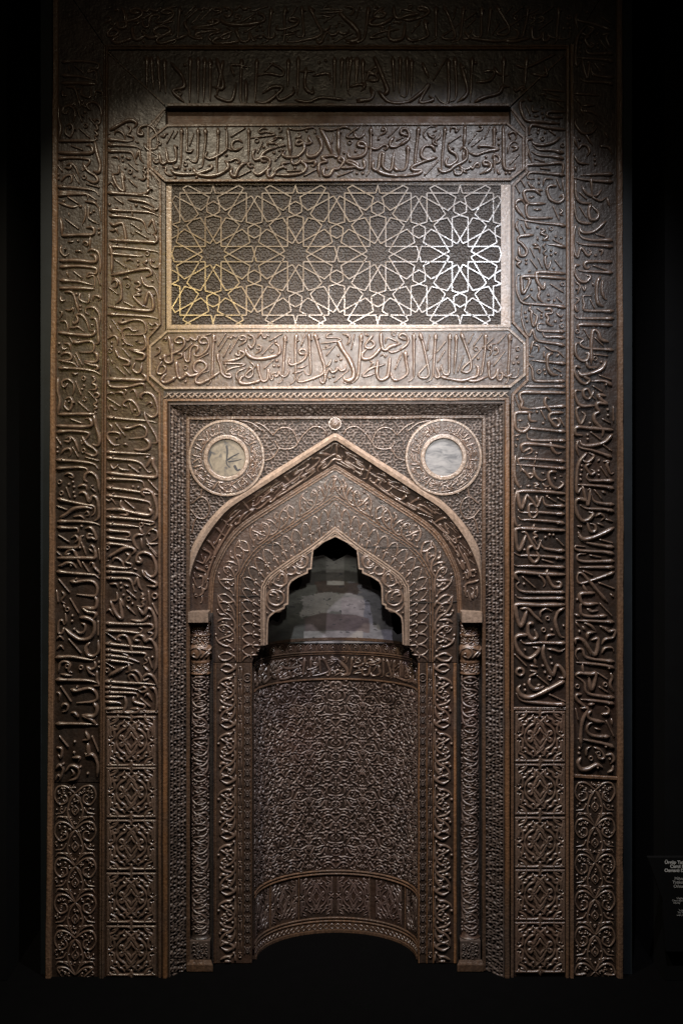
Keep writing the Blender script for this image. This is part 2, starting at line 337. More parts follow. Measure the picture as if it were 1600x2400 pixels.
B2 = parse('''t6 60,90 100,80 100,120 70,140;t6 0,210 60,190 130,200 110,220;t6 0,260 70,290 150,290 0,320;s 110,380 20,485;d 75,355 120,352 15,385
t10 180,90 200,250 215,420;t6 180,85 300,105 480,75 530,110;t6 270,205 330,190 330,150 300,145;d 408,120 515,138;t8 440,170 440,220 470,260 400,280 350,240 300,240 280,280 320,290 370,270 380,350 300,430 180,440 120,410 160,350
t9 530,180 560,200 590,260 590,340 520,420 430,430 420,370 440,350;b 565,215;t7 0,660 50,590 130,560 160,580 120,550 110,520 220,500;t7 225,440 240,520 310,510 340,450 310,460;d 268,570;s 170,610 340,600
t8 20,650 150,660 330,640 400,590 400,540 350,490 440,500 520,490 500,550 460,540;s 530,590 375,670;t11 580,90 640,200 700,340 730,420;t6 560,80 700,110 880,70 960,110;t10 800,100 800,300 805,410
t8 805,420 770,440 730,420 600,440 620,470 660,490 570,520 560,600 570,680;b 825,140;s 750,140 720,270;t6 1060,65 960,130 900,190 980,200 1040,170;t7 990,120 1010,190 1060,200 1110,160 1110,100
r 937,258;d 870,385 1008,365 1290,215;t9 1140,320 1040,300 1050,260 1100,260 1140,310 1120,400 1030,440 930,440 920,390 930,350;a 1195,65 1195,200 1190,400 1180,600 1140,670;b 1215,160
t7 1150,310 1240,340 1290,330 1350,290 1400,310 1370,350 1350,320;t6 1380,100 1330,110 1350,75 1380,100 1370,140 1290,180;s 1535,65 1405,195;t5 1500,240 1568,200;t8 1480,190 1430,260 1440,310 1500,310 1568,290
t8 1100,460 1120,560 1060,580 980,530 900,500 920,480 990,500 1040,540 980,560 860,570 810,560;t8 850,510 800,480 830,440 870,490 800,580 740,590 690,660 620,660 620,590 650,560;d 660,580;s 975,605 790,675;d 1025,635 1097,635
t8 1230,480 1220,570 1260,600 1290,560 1310,400 1350,400 1340,540 1400,600 1450,580 1480,360;t8 1485,540 1500,590 1568,600;t9 1250,590 1350,640 1480,665 1568,665''', 640, 285, 5.227)
B3 = parse('''t8 150,180 50,150 60,100 120,100 150,180 110,240 0,310;s 0,230 80,190;a10 130,290 130,400 110,560 60,600 0,590;b 150,350;a10 265,65 250,200 225,400 215,560 205,660;b 275,155
t4 480,65 400,65 340,110 320,170 370,235;t5 480,50 480,110 440,130;t6 370,140 400,180 440,200 470,170 430,170;t6 440,210 440,270 490,290 470,240 520,190 530,110;t8 465,370 430,310 350,300 300,360 300,430 350,460 490,440
t8 490,440 330,490 180,560 200,600 300,600 260,640 100,665 0,665;s 505,480 335,660;a 590,65 575,200 555,400 540,600 480,670;b 595,145;t6 650,130 660,80 720,80 720,130 780,70;s 780,170 625,270
t8 620,290 650,360 720,410 730,480 650,540 600,530 600,480 640,430;b 685,335;t8 500,570 550,620 640,600 700,550 800,500 850,450 850,360 800,320 770,360;t9 830,50 825,180 815,310;t7 815,350 805,480
t6 690,600 720,650 780,640 790,590 720,590;t6 790,600 860,635;t7 760,540 810,590 870,580 900,560 920,580 960,520 1000,520 1000,560 960,560;s 965,145 870,275;s 1040,200 910,310;s 1135,65 1070,215
t6 1000,60 1045,80 1020,110 970,120;t7 1010,330 990,310 1060,300 1150,310 1240,340 1130,360 1060,380 980,410 920,400 880,380;d 892,487 1088,435 1243,212 1243,280;t8 1150,540 1060,530 1060,490 1110,490 1150,540 1120,600 1010,645
a10 1190,60 1185,200 1185,380;b 1210,135;t7 1190,430 1190,630;t7 1160,450 1190,410 1240,430 1250,490 1170,525;t6 1225,590 1240,640 1265,640;t9 1295,60 1300,250 1305,540 1350,590 1430,580 1440,520
t6 1350,160 1420,130 1460,180 1440,230;t7 1370,170 1390,220;t5 1350,390 1370,290 1430,250 1480,280;t8 1400,310 1470,320 1410,370;s 1490,400 1375,530;d 1330,635 1375,632''', 930, 285, 5.227)
C1 = parse('''a 480,260 480,400;a 500,260 510,410;a 530,260 540,420;a 560,270 565,430;t8 590,290 640,350 650,400 600,420 650,470;a 680,262 675,470;a 715,262 715,470;a 745,265 740,470;a 770,270 770,465;r 630,430
t9 800,270 830,400 780,400;t8 830,280 800,440;t7 790,440 830,460 870,460 890,380;t6 880,350 870,300 950,310;a 915,270 910,460 940,470;t8 935,370 935,480;a 985,270 975,470;t8 980,470 1030,470 1100,410 1060,400 1010,430
t6 980,350 1040,340 1100,350 1100,320 1040,290;t7 1070,420 1090,460 1150,430 1150,400;a 1130,270 1125,400;a 1175,260 1170,440;t8 1210,310 1205,400 1240,430 1240,400;t6 1180,330 1250,330;t7 1240,350 1310,340 1320,370
t7 1160,460 1220,470 1280,450 1390,460;a 1340,262 1340,440;a 1375,265 1370,400;a 1400,262 1400,420;a 1440,262 1440,400;a 1470,270 1470,380;t7 1410,400 1460,390 1480,410;t7 1440,460 1500,460 1520,430 1500,400
t7 1490,340 1530,340 1530,310 1500,330 1480,380;s 1060,290 1020,330;d 1270,290 1300,280 655,300''', 100, 0, 1.96)
C2 = parse('''a 45,262 30,400 40,440;a 75,262 70,380;t7 90,380 110,390 90,420;t7 70,470 140,450 130,410;t7 110,330 150,340 165,370 110,370;t10 150,262 190,360 210,420 180,440;a 235,260 240,380 240,420;a 270,260 265,430;a 300,260 300,430 270,440
a 322,270 320,440;t8 170,420 220,470 300,470 360,430 400,390 360,470 420,460 400,440;t8 370,290 400,360;s 480,270 420,370;a 490,270 490,460 460,470 430,440;a 520,262 525,440 490,470;t8 545,290 575,400 570,440 530,470;a 600,262 590,470
t7 620,380 680,370 700,330 650,330;t7 700,310 720,340 760,350;t8 610,470 650,450 720,430 740,400 770,400;a 745,262 740,390;t7 790,400 800,420 830,400 850,420;a 850,262 840,400;t6 800,300 850,310 980,250;t6 870,340 940,350 930,300;d 560,310 615,290 430,300''', 800, 0, 1.96)
V1 = parse('''t5 490,0 495,150 450,260;t5 280,100 290,150;s 240,180 410,310;t5 545,0 530,150 570,200 670,250;t6 670,30 690,220;d 600,80 560,110;t8 175,170 195,270 195,390;t8 190,395 400,385 580,380 605,330 580,290 500,290;d 665,310 665,365
t5 270,470 330,470 350,450;d 400,460;t6 460,500 480,470 520,480 520,520 470,510;t6 555,400 550,560;t6 190,520 180,590 230,650 290,620;b 240,565;t5 360,590 430,590 440,620;t7 520,600 570,570 650,600 680,700 680,870
t9 165,710 400,710 600,730 630,690 600,640 550,640;a 165,790 400,780 600,800 640,830 620,880 540,870 510,920 590,900 610,960 605,1060;a 165,960 400,975 590,1020;t9 165,1060 400,1060 610,1070;s 340,840 450,930;t5 255,840 280,920;s 650,900 680,1020
t7 230,1105 330,1120 380,1250 410,1370;t7 180,1160 190,1220 240,1210;d 380,1135;t6 430,1120 420,1200 500,1240 540,1230 540,1120;t6 590,1220 600,1160 650,1160 690,1190 650,1220;d 430,1285 430,1330;t7 240,1330 300,1340 340,1310 340,1370
t7 540,1400 500,1370 500,1320 560,1300 620,1320 670,1400 670,1540;t5 160,1350 200,1370 170,1450;t6 170,1480 240,1480 270,1540 270,1640;t7 330,1480 350,1510 400,1470 380,1400 450,1400 510,1480 545,1610;t6 290,1560 350,1560 400,1550 480,1610
t8 550,1440 620,1450 650,1560 660,1750 620,1760;t6 560,1510 600,1540;t9 150,1620 300,1640 540,1660 600,1640 610,1600 560,1600;a 335,1720 380,1750 520,1730 590,1750 600,1830 560,1870 420,1870;t9 600,1870 640,1900 640,1980 560,2000 480,1980
t8 480,2000 560,2030 650,2050 640,2090 580,2100;s 290,1680 340,1760;t6 200,1790 210,1830 270,1820;t6 220,1760 290,1770 310,1850;t7 190,1910 230,1880 300,1890 320,1940 280,1970 200,1970;t6 150,1970 300,2000 340,2010 410,2070;b 410,1715
s 370,1870 460,2040;s 350,1910 410,2050;a 150,2070 400,2080 600,2110 690,2160;b 210,2050;t6 320,2130 370,2150 400,2130;r 470,2200;t6 570,2170 630,2200;d 160,1760 160,1870
a 785,70 1000,80 1300,100 1440,160;b 890,45;s 1060,0 1090,140;t7 1200,30 1280,30;t7 1320,70 1400,60 1430,0;a 785,140 1000,155 1180,190 1240,240 1270,340 1320,370;b 890,120;t7 1290,280 1340,190 1370,280 1390,350 1340,380
t9 1360,380 1400,430 1380,480 1300,475 1000,460 790,450;d 1415,235 1430,365;t8 800,230 850,260 920,240 970,250 1000,380 1010,510;t6 800,330 850,330 880,310 910,385;s 1060,230 1200,330;s 1120,330 1290,430;t5 1060,350 1100,370 1090,400
a 785,530 1000,545 1300,580 1400,600 1440,640;b 890,500;a 785,620 1000,640 1220,655;b 870,600;r 1275,625;t6 1270,680 1270,720 1230,740 1270,780;t8 800,500 830,640 825,880;t9 820,895 1000,860 1200,820 1300,820 1330,880 1260,920
s 860,690 1010,800;t6 1010,710 1060,690 1100,720;d 1160,720 1160,770;t7 1320,680 1320,760 1380,800 1430,770 1430,700;d 1355,720;s 1375,860 1440,1040;d 1340,970;t6 970,940 1030,920 1070,970;r 1030,1030
t7 1200,900 1230,1000 1290,1040 1360,1050 1410,1150 1420,1380;t7 1110,990 1160,980 1190,1020 1130,1060 1190,1090 1140,1120 1190,1150 1100,1160 1200,1270 1290,1310;t9 1240,1280 1290,1110 1340,1190 1350,1300 1300,1345 1000,1320 780,1290
s 790,1050 910,1140;t7 820,1000 850,960 900,980 880,1050 840,1040;t7 830,930 920,970 950,1080 940,1200 870,1260;s 975,1230 1115,1300;d 1360,1140;a 775,1390 1000,1400 1300,1420 1420,1450;b 875,1370;s 830,1450 950,1630
a 900,1480 960,1500 1100,1460 1220,1480 1260,1560 1230,1640 1000,1650;t8 1230,1640 1250,1700 1260,1790 1200,1850 1040,1830;t8 1060,1840 1150,1870 1240,1900 1220,1960 1120,1960;b 970,1450;t6 1160,1590 1090,1600 1050,1560 970,1580 960,1640 1000,1750 1100,1790
b 1140,1725;t5 1150,1750 1230,1760;t6 1290,1490 1340,1530 1380,1500 1410,1560 1300,1580;t6 800,1520 830,1600;t7 780,1700 850,1660 900,1700 900,1780;d 960,1700 970,1770 825,1800 825,1745;r 803,1850;s 960,1820 1065,1940
t8 870,1830 920,1930 1040,1980 1040,2030 960,2030;t6 820,1960 840,2030;s 880,2050 1000,2160;s 980,2055 1065,2150;s 780,1960 810,2160;t7 1120,2000 1090,2080 1140,2130 1190,2110 1210,2000;t9 1210,2140 1260,2190 1220,2230 1000,2215 760,2200''', 110, 480, 5.407)
V2 = parse('''t8 145,30 145,200 170,330 140,500;t8 150,495 400,490 590,490 620,460;t6 270,100 230,150 200,130 200,80 270,50 340,100 350,180 330,250;r 475,40;d 475,130 450,175;s 370,70 440,250;r 487,300;s 400,330 540,455
t6 580,10 620,60 580,100 630,130 620,180 530,180;s 530,200 610,290;t6 600,250 620,220 670,240 650,280 620,290 640,340 600,370 640,410 600,440 640,480;t6 240,300 300,280 330,350 290,440 230,390 240,320;b 290,330 350,345
t9 600,500 630,650 670,800 650,890 580,870;s 300,550 450,605;t9 130,640 400,650 560,640 570,590 540,550 490,550;a 125,720 300,705 500,720 540,750 480,830 450,870 440,820;t7 450,770 510,870 600,930 640,990 590,1020 490,980;r 470,950
t6 220,830 290,840 300,790 240,800;t6 240,800 300,780 360,830 410,970;s 330,905 405,1035;t6 180,1000 230,940 300,930 310,1000 280,1030;d 140,915 140,970;s 125,780 190,880;s 490,1035 660,1080
a 120,1070 400,1090 590,1120 660,1190;a 120,1180 400,1165 510,1185 510,1230;b 200,1060;t6 230,1260 280,1240 330,1260 340,1300 280,1280;r 168,1350 190,1490;d 335,1350 283,1380 348,1412 346,1482 358,1535
t7 520,1350 480,1320 500,1250 570,1230 640,1300 670,1450 680,1510;b 585,1400;s 560,1420 620,1475;s 250,1415 300,1550;t7 400,1410 450,1390 500,1400 510,1460;t8 410,1500 450,1480 500,1500 540,1600 580,1530 630,1550 660,1650 660,1800 600,1850
a 135,1560 300,1600 500,1640 600,1660 610,1740 570,1780;t9 170,1800 250,1760 350,1690 480,1670 580,1690;s 130,1650 260,1700;t6 340,1790 430,1780 480,1820;t5 480,1750 520,1720 540,1770 500,1780;a 135,1850 400,1850 600,1870 680,1900
d 443,1910;a 130,1925 300,1935 390,1940 400,2000;s 150,2020 290,2110;t6 310,2060 370,2030 400,2080 350,2120;t8 140,2180 380,2180 420,2120 430,2050 470,2030;t7 490,1940 560,1930 610,2000 630,2080 580,2060 520,2060 530,2010 600,2020
t6 540,2180 570,2150 610,2200 600,2270;s 440,2110 500,2260;d 423,2180
t9 760,50 1000,50 1230,60 1260,30;t8 780,60 810,140 1000,150 1220,110 1240,200;t6 760,240 820,220 860,240;t7 870,220 960,220 990,290;t6 960,180 1010,190 1000,240;t6 1060,210 1100,180 1130,220 1145,290;s 765,280 940,395
t8 1210,300 1190,260 1250,220 1340,250 1400,380 1400,490 1330,530 1260,480;t6 1260,380 1310,340 1340,370 1310,400;t7 1020,400 970,370 1010,320 1080,320 1150,400 1180,490 1130,520;s 1050,350 1090,480;d 1120,440;t6 800,470 790,400 830,390 860,430 900,430
a 755,530 1000,555 1300,580 1395,600;b 855,530;t6 1240,460 1260,550 1380,760 1400,850 1330,860;s 1270,590 1380,760;a 955,660 1040,670 1180,630 1260,680 1260,760 1200,790 1040,800;t9 1230,790 1300,850 1290,920 1200,950 1110,935;b 1025,635
s 870,600 1000,770;t6 790,610 830,650 810,700;t6 930,800 930,740 860,720 780,730 780,800 850,880 930,880;b 890,795;t6 970,880 1000,870 1030,890;a 750,970 1000,985 1320,1000;b 850,935;a 750,1040 900,1060 1100,1080 1200,1120 1280,1220 1330,1220;b 850,1025
t9 1260,1170 1340,1050 1350,1130 1400,1230 1370,1290 1200,1280 1000,1260 750,1230;t6 1240,1040 1300,1030;t6 810,1130 850,1180 910,1130;t6 910,1160 950,1190 1050,1200;s 1035,1130 1175,1235;d 1183,1175;a 750,1310 1000,1320 1200,1340 1240,1420
b 840,1295;d 1095,1410 1160,1415;s 1285,1320 1415,1465;a 750,1420 1000,1450 1200,1480 1410,1510;b 835,1410;a 750,1520 1000,1550 1200,1580 1300,1610 1320,1660 1290,1680;t9 1290,1680 1330,1730 1290,1770 1100,1740 940,1700 750,1700;b 850,1500
t8 1240,1530 1200,1480 1250,1445 1330,1480 1380,1600 1400,1750 1350,1870;t5 740,1560 800,1590 820,1560 880,1640;t7 945,1580 940,1650 1020,1730 1020,1770 930,1760;s 990,1580 1125,1695;a 750,1790 1000,1810 1200,1830 1360,1860 1320,1890 1220,1870;b 835,1770
a 750,1880 1000,1900 1180,1920;b 840,1865;r 1200,1890;t7 1180,1920 1210,2000 1240,2010;a 750,1960 900,1975 1040,1990 1050,2040 990,2050;a 750,2050 900,2070 1090,2090;a 750,2130 900,2140 1050,2170 1110,2210
t8 1230,2020 1150,2020 1100,2070 1120,2150 1160,2200;t6 1200,2060 1210,2200;t6 1260,2020 1330,1950 1400,1980 1400,2060 1330,2100;b 1375,1925;t6 1260,2060 1300,2130 1420,2130;d 1300,2005;r 775,2180;s 1270,2130 1400,2271''', 110, 880, 5.407)
V3 = parse('''t9 140,150 300,150 500,150 610,150 620,80 600,0;s 470,0 500,110;t5 535,30 590,80;t7 300,90 240,110 270,60 340,50 380,130 440,270;s 130,70 190,120;t7 150,250 200,240 260,210 330,220 380,280;d 310,245;s 455,200 540,330
t6 550,250 560,210 600,220 600,260 680,350 640,370;s 660,30 680,180;a 125,320 300,340 560,360 620,370 670,410;s 155,415 295,585;a 295,440 370,455 480,440 590,450 640,520 630,620 560,630 380,610;t9 610,630 640,700 620,780 560,790 450,770
t8 450,780 520,830 620,850 610,910 560,930;b 380,415;s 130,560 150,710;t6 190,570 230,620 190,690 240,730;s 300,660 410,850;r 265,800;t6 215,740 240,790;t6 240,850 250,960 220,1000;d 330,880 325,950;t6 220,1030 200,1100 150,1090 160,960 200,940 220,1000
t9 420,905 520,910 600,970 600,1090 540,1170 430,1180 330,1130 230,1040;t6 440,975 490,1000 480,1080 420,1100 370,1060;d 350,1050;s 655,945 655,1135;t6 130,1180 170,1140 220,1190;t6 130,1310 180,1260 220,1310;s 280,1170 440,1355
t8 550,1220 500,1280 520,1370 600,1390 660,1330 655,1190;a 110,1410 300,1400 500,1430 600,1440 640,1400;t6 150,1600 180,1480 250,1460 300,1500 280,1580 330,1600;r 265,1520 438,1535;t6 180,1620 320,1640
t7 610,1460 620,1530 560,1560 520,1530 550,1600 620,1640;d 665,1470 665,1530;t7 640,1580 640,1700 670,1760 600,1770;a 115,1690 300,1695 500,1700 610,1720 670,1750;s 180,1770 315,1970
a 305,1810 380,1830 540,1800 620,1850 640,1930 580,1970 380,1985;t10 600,1980 640,2060 600,2150 450,2140;t8 450,2150 560,2190 640,2271;b 390,1780;t6 130,1850 170,1870 160,1960;t6 190,2050 210,2000 270,2010 260,2080 200,2100
t7 310,2110 360,2110 400,2160 350,2140;a 115,2250 400,2250 650,2260
t9 780,140 900,70 1000,20 1080,20 1120,60 1080,110;t6 1000,80 1050,120 1030,170 1000,200 1080,230 1070,280;t8 1170,130 1200,200 1140,190 1160,110 1240,80 1340,130 1390,270 1370,370 1300,380 1240,310
s 1310,20 1400,140;t6 840,200 850,160 900,150 960,200 980,290;t6 760,190 790,180;a 745,255 900,270 1000,280 1070,270;a 745,325 1000,335 1120,350 1190,390;a 745,405 1000,410 1070,440 1110,560 1140,570
b 820,315 820,390;t7 1110,500 1150,400 1170,500 1210,560;t6 1100,280 1150,300;t7 1210,300 1240,370 1320,430 1390,470 1380,510 1270,500;t6 1290,560 1310,760;r1.4 1370,630;s 1340,720 1410,870
t6 800,480 880,480 900,530;t6 980,490 1050,510;d 940,470 945,530 975,620 1088,725;t6 890,580 900,650 880,690 810,690;r 1040,665;s 1015,555 1135,660;t8 810,690 850,800 910,890 960,910 950,830 930,660;t7 935,660 975,770;t5 1010,750 1130,870
t7 1200,590 1230,620 1200,650 1240,680 1210,710 1230,740 1200,770 1140,750;t8 1160,770 1230,860 1280,790 1320,800 1370,900 1390,1100 1350,1210;t8 1290,880 1230,940 1150,950 1070,930;t6 760,830 800,800 850,880;b 1310,890
a 740,975 1000,985 1200,990 1320,990 1350,1040 1280,1080 1350,1110 1290,1160;a 740,1070 1000,1080 1180,1100 1210,1050 1170,1030;s 750,1090 910,1200;t7 940,1200 900,1170 940,1130 1010,1140 1060,1240 1090,1390
t8 1180,1200 1110,1180 1160,1130 1220,1140 1250,1200 1320,1180 1390,1300 1390,1500 1360,1600;a 740,1230 1000,1260 1340,1290;a 740,1310 1000,1340 1250,1360 1240,1420 1280,1460 1220,1500;a 740,1380 1000,1410 1180,1470;a 740,1440 1000,1470 1100,1490
b 810,1215 810,1300 815,1370 810,1435;s 750,1470 870,1550;t9 790,1640 900,1580 1020,1520;r 768,1570;t7 1040,1490 1050,1580 1000,1600;t6 950,1310 970,1360 1030,1390 1040,1480;t7 1230,1520 1300,1590 1260,1600;d 1340,1405;s 1290,1410 1340,1550
t7 1290,1680 1230,1700 1230,1650 1300,1620 1370,1680 1410,1800;t6 1050,1690 1040,1640 1100,1630 1170,1750;t6 1060,1580 1140,1580 1200,1670 1190,1770;a 735,1710 1000,1730 1250,1740 1380,1755;a 735,1785 1000,1800 1160,1820
t6 1160,1820 1230,1780 1270,1820 1210,1850 1160,1820;a 740,1850 1000,1855 1140,1870 1150,1930;a 740,1910 980,1905;a 740,1970 900,1980 950,2000;a 740,2060 980,2050;b 820,1690 815,1765 805,1835
t8 990,1900 1010,2000 990,2100 1150,2100 1160,2060 1060,2060;t7 1100,1910 1110,1970 1240,2010 1230,2060 1180,2060;s 1190,1925 1315,2035;d 1235,2085;t7 1310,1790 1370,1810 1400,1950 1390,2080 1340,2100;t6 1240,1910 1280,1870 1340,1960''', 110, 1280, 5.407)
R0 = parse('''t6 250,30 200,60 240,80;t6 440,55 700,75;s 480,80 630,130;t6 410,110 470,110 480,150;t6 500,160 700,190;s 600,200 680,265;t6 270,130 300,180 330,170;t8 240,180 190,190 190,270 250,400 400,420 620,440;b 625,440;s 250,230 300,350
t6 330,230 330,300 400,300;d 435,255 440,325 450,372;t6 340,355 400,355;t7 700,310 520,310 490,350 540,370 680,375;t8 700,515 500,490 350,460 300,480 290,560;s 515,520 590,575;d 395,513 390,552 468,545;r 440,615 668,690;t5 270,570 320,560
t8 640,600 560,660 430,690 340,670 320,640;a 690,780 560,750 400,740 330,690;t7 330,620 270,630 260,700 320,890;a 690,845 560,820 400,805 310,760;b 635,765 630,835;s 350,845 465,880;t8 670,1020 665,900 480,910 270,920 255,980 300,1000;s 415,955 530,970
a 700,1035 600,1025 400,1005 290,1010 270,1070 350,1080;b 630,1030;d 400,1075 400,1130;t7 270,1110 320,1190;t6 350,1190 300,1140;t6 450,1150 470,1080 560,1080;s 600,1080 650,1200;t6 670,1070 680,1220;s 170,1045 240,1170;s 120,1125 180,1245
t8 440,1210 250,1210 230,1270 290,1360 480,1360;t8 290,1360 250,1400 270,1510 350,1530 560,1525;b 510,1525;t8 130,1400 140,1340 200,1320 240,1370;t8 130,1370 160,1440 240,1530;t7 350,1200 430,1270;t6 290,1290 350,1280;t6 340,1430 430,1430
t8 600,1160 520,1160 490,1210 530,1310 620,1350 680,1310 670,1260 630,1290;s 560,1390 630,1550;t6 640,1420 670,1450 640,1480 680,1500;a 710,1620 600,1600 400,1580 160,1540;b 630,1610;t7 160,1560 140,1620 180,1720;t7 240,1560 270,1640 310,1640
s 195,1600 240,1695;d 383,1635;r 538,1650;t8 340,1720 180,1740 160,1790 200,1820 260,1900 240,1960 180,1950 170,1850;t6 380,1740 390,1790;t7 420,1650 470,1670 420,1700 500,1740 450,1780 520,1780;s 560,1775 660,1830;d 593,1740 655,1755 540,1900 590,1930 540,1950 570,2105
a 710,1865 600,1840 500,1830;t8 330,1830 400,1840;t7 340,1870 400,1870 410,1930;s 300,1870 350,1980;t6 480,1820 450,1850 480,1890 450,1930 480,1960;t7 500,1960 470,1980 470,2030 500,2110 540,2010;s 300,2000 380,2110;s 390,1990 440,2100;s 580,2010 660,2110
t7 150,1960 140,2000 190,2030 150,2060 190,2110;d 255,2010 255,2050
t6 800,100 1100,120;t6 820,150 880,220;t6 900,235 1040,235;t6 900,300 1000,310 1100,370;t6 870,240 910,350;t7 820,390 820,460 900,550 1000,550 1070,480;t6 930,470 960,420 1030,440 1010,490;t7 800,560 810,640 850,720;d 865,630 1037,800 1040,858 1045,912
t7 850,740 890,690 950,700 980,760 950,820;t6 800,800 860,890 980,910;t6 810,930 830,1000;t6 930,560 1020,700;a 1250,1025 1110,1025 880,1035;a 1250,1110 1110,1105 980,1095 800,1065;t6 995,1060 1010,1270;t7 820,1080 820,1240 860,1340 960,1360 1000,1350
t7 890,1160 950,1250 1050,1275 1120,1200;s 860,1230 945,1310;s 865,1395 945,1525;t8 1000,1390 990,1380 970,1450 990,1540 1060,1540 1080,1470 1010,1390;t6 1000,1280 1100,1330 1170,1290;t7 800,1310 810,1440 850,1560 950,1590 1010,1585;b 950,1595
t8 1170,1560 1050,1670 950,1700 880,1680 870,1630;a 1250,1790 1180,1780 1000,1780 880,1740 850,1640;a 1250,1860 1180,1850 900,1830 830,1800;s 1050,1710 1150,1740;t7 830,1590 800,1700 800,1880 840,1980 880,1870 960,1960 1000,1920 970,1890;d 1050,1955;t6 1090,1900 1130,1900 1110,1960;t6 1150,540 1200,620;t7 1100,700 1200,720 1240,800;t6 1180,1290 1210,1400''', 1180, 200, 4.9)
R1 = parse('''t6 280,190 310,160;t9 700,205 400,190 370,230 390,310 450,380 470,300;t9 700,265 500,245 220,240 200,290 220,430 290,310 280,260 240,270;s 530,325 680,420;r 668,325;a 710,600 600,575 400,560 220,540 160,450 140,350 150,230 190,215;b 625,590
t6 220,510 310,440;s 310,465 360,520;d 315,390;t7 390,350 410,420 390,460 420,520 450,530;d 510,452 512,508 577,512;s 600,475 660,535;a 700,1035 600,1010 380,970 330,850 290,920 240,850 200,700 210,560;b 635,1025;d 245,655 250,705 265,755
t7 310,570 290,620 320,640 310,700 340,810 380,700 340,660;s 380,605 445,655;t7 470,620 530,610 550,660 480,670 510,720 490,760 530,800 570,800;d 430,680 432,715 590,755 660,745;r 660,805;t6 600,660 650,700 680,670
a 700,870 600,870 410,860 380,820 400,780 460,780;b 640,870;a 700,945 600,930 470,930 440,880;b 635,940;t7 370,980 330,1000 300,1120;t6 340,1020 400,1040 390,1110;s 265,965 265,1065;t5 470,1040 550,1090 620,1100 690,1170;s 460,1100 455,1165;t6 600,1160 640,1120
a 700,1440 600,1440 400,1440 340,1420 320,1290 250,1200 270,1150 340,1160;b 630,1440;a 710,1240 600,1230 320,1200;b 640,1235;r 400,1330;t9 560,1120 500,1150 500,1280 550,1360 620,1370;s 570,1285 655,1335;d 463,1310 473,1355 655,1375
a 700,1505 600,1500 400,1500 180,1495;b 610,1505;t9 700,1575 400,1570 210,1570 180,1620 210,1680 200,1740 300,1760;a 710,1730 600,1730 300,1755;b 620,1735;t7 520,1640 480,1630 470,1700 540,1800 520,1840;t8 680,1800 540,1810 520,1870 600,1960 640,1920 600,1870 540,1880
s 110,1580 190,1790;t9 320,1800 150,1800 120,1860 140,1980 220,2020 290,1960 270,1920;t8 290,1800 300,1890 380,1900;d 380,1790;s 420,1770 475,1880;d 450,1920;s 640,1860 690,1960;t6 160,1890 210,1890;a 710,2020 600,2010 400,1990 180,1970;b 610,2015
t8 1240,70 960,70 920,110 950,150 990,120;s 1020,110 1180,165;a 1250,195 1150,190 900,175 850,160;t8 870,110 810,120 810,200 870,290 940,300 990,240 940,220;t7 820,300 870,350 840,440;b 830,385;t6 900,350 920,400 940,330;t6 1010,310 1030,350
t9 1110,240 1070,300 1060,430 1080,550 1140,580;t7 1130,280 1120,400 1150,490 1180,500;a 1260,635 1150,635 940,630 910,600 920,570 910,520 910,460 1000,460;s 985,500 1040,605;t6 820,480 860,500 820,560;t7 810,560 830,640 860,630;a 1260,720 1150,720 950,720 830,710 800,650
t9 1240,800 900,790 850,810 860,870;r 840,870;t9 1200,990 1110,960 1080,880 1020,860 1000,1000 1000,1250;s 915,840 975,950;s 1040,940 1135,1030;a 1260,1085 1150,1075 940,1060 870,1010 910,960 830,930;t8 860,1000 820,1020 820,1130 880,1200 950,1200 970,1120 930,1120
b 1180,1080;s 1020,1130 1190,1150;r 1043,1180;t8 940,1200 970,1280 1070,1280;d 1115,1220;t10 1170,1210 1120,1300 1000,1350 890,1370 850,1320;t8 880,1290 820,1270 810,1340 870,1440 940,1470 980,1430 940,1400 860,1350;a 1240,1495 1150,1440 1000,1440;b 1165,1480
s 1090,1370 1230,1420;s 1015,1490 1125,1560;t8 1040,1720 880,1720 820,1620 820,1550 880,1550;t7 1030,1550 980,1640 920,1620 910,1550 960,1530 1000,1600 1050,1650;t9 1170,1610 1080,1600 1120,1660 1180,1700 1080,1690 1060,1740 1090,1790 1040,1820 1040,1900 1130,2000 1130,2070
d 1190,1765 1190,1830 985,1920;s 1125,1870 1220,1920;s 1250,1730 1255,1900;t7 880,1730 830,1760 840,1850 880,1930 930,1830 890,1790;t9 1250,2000 1000,1980 830,1970 820,2050 900,2060;s 990,2020 1110,2110''', 1180, 600, 4.9)
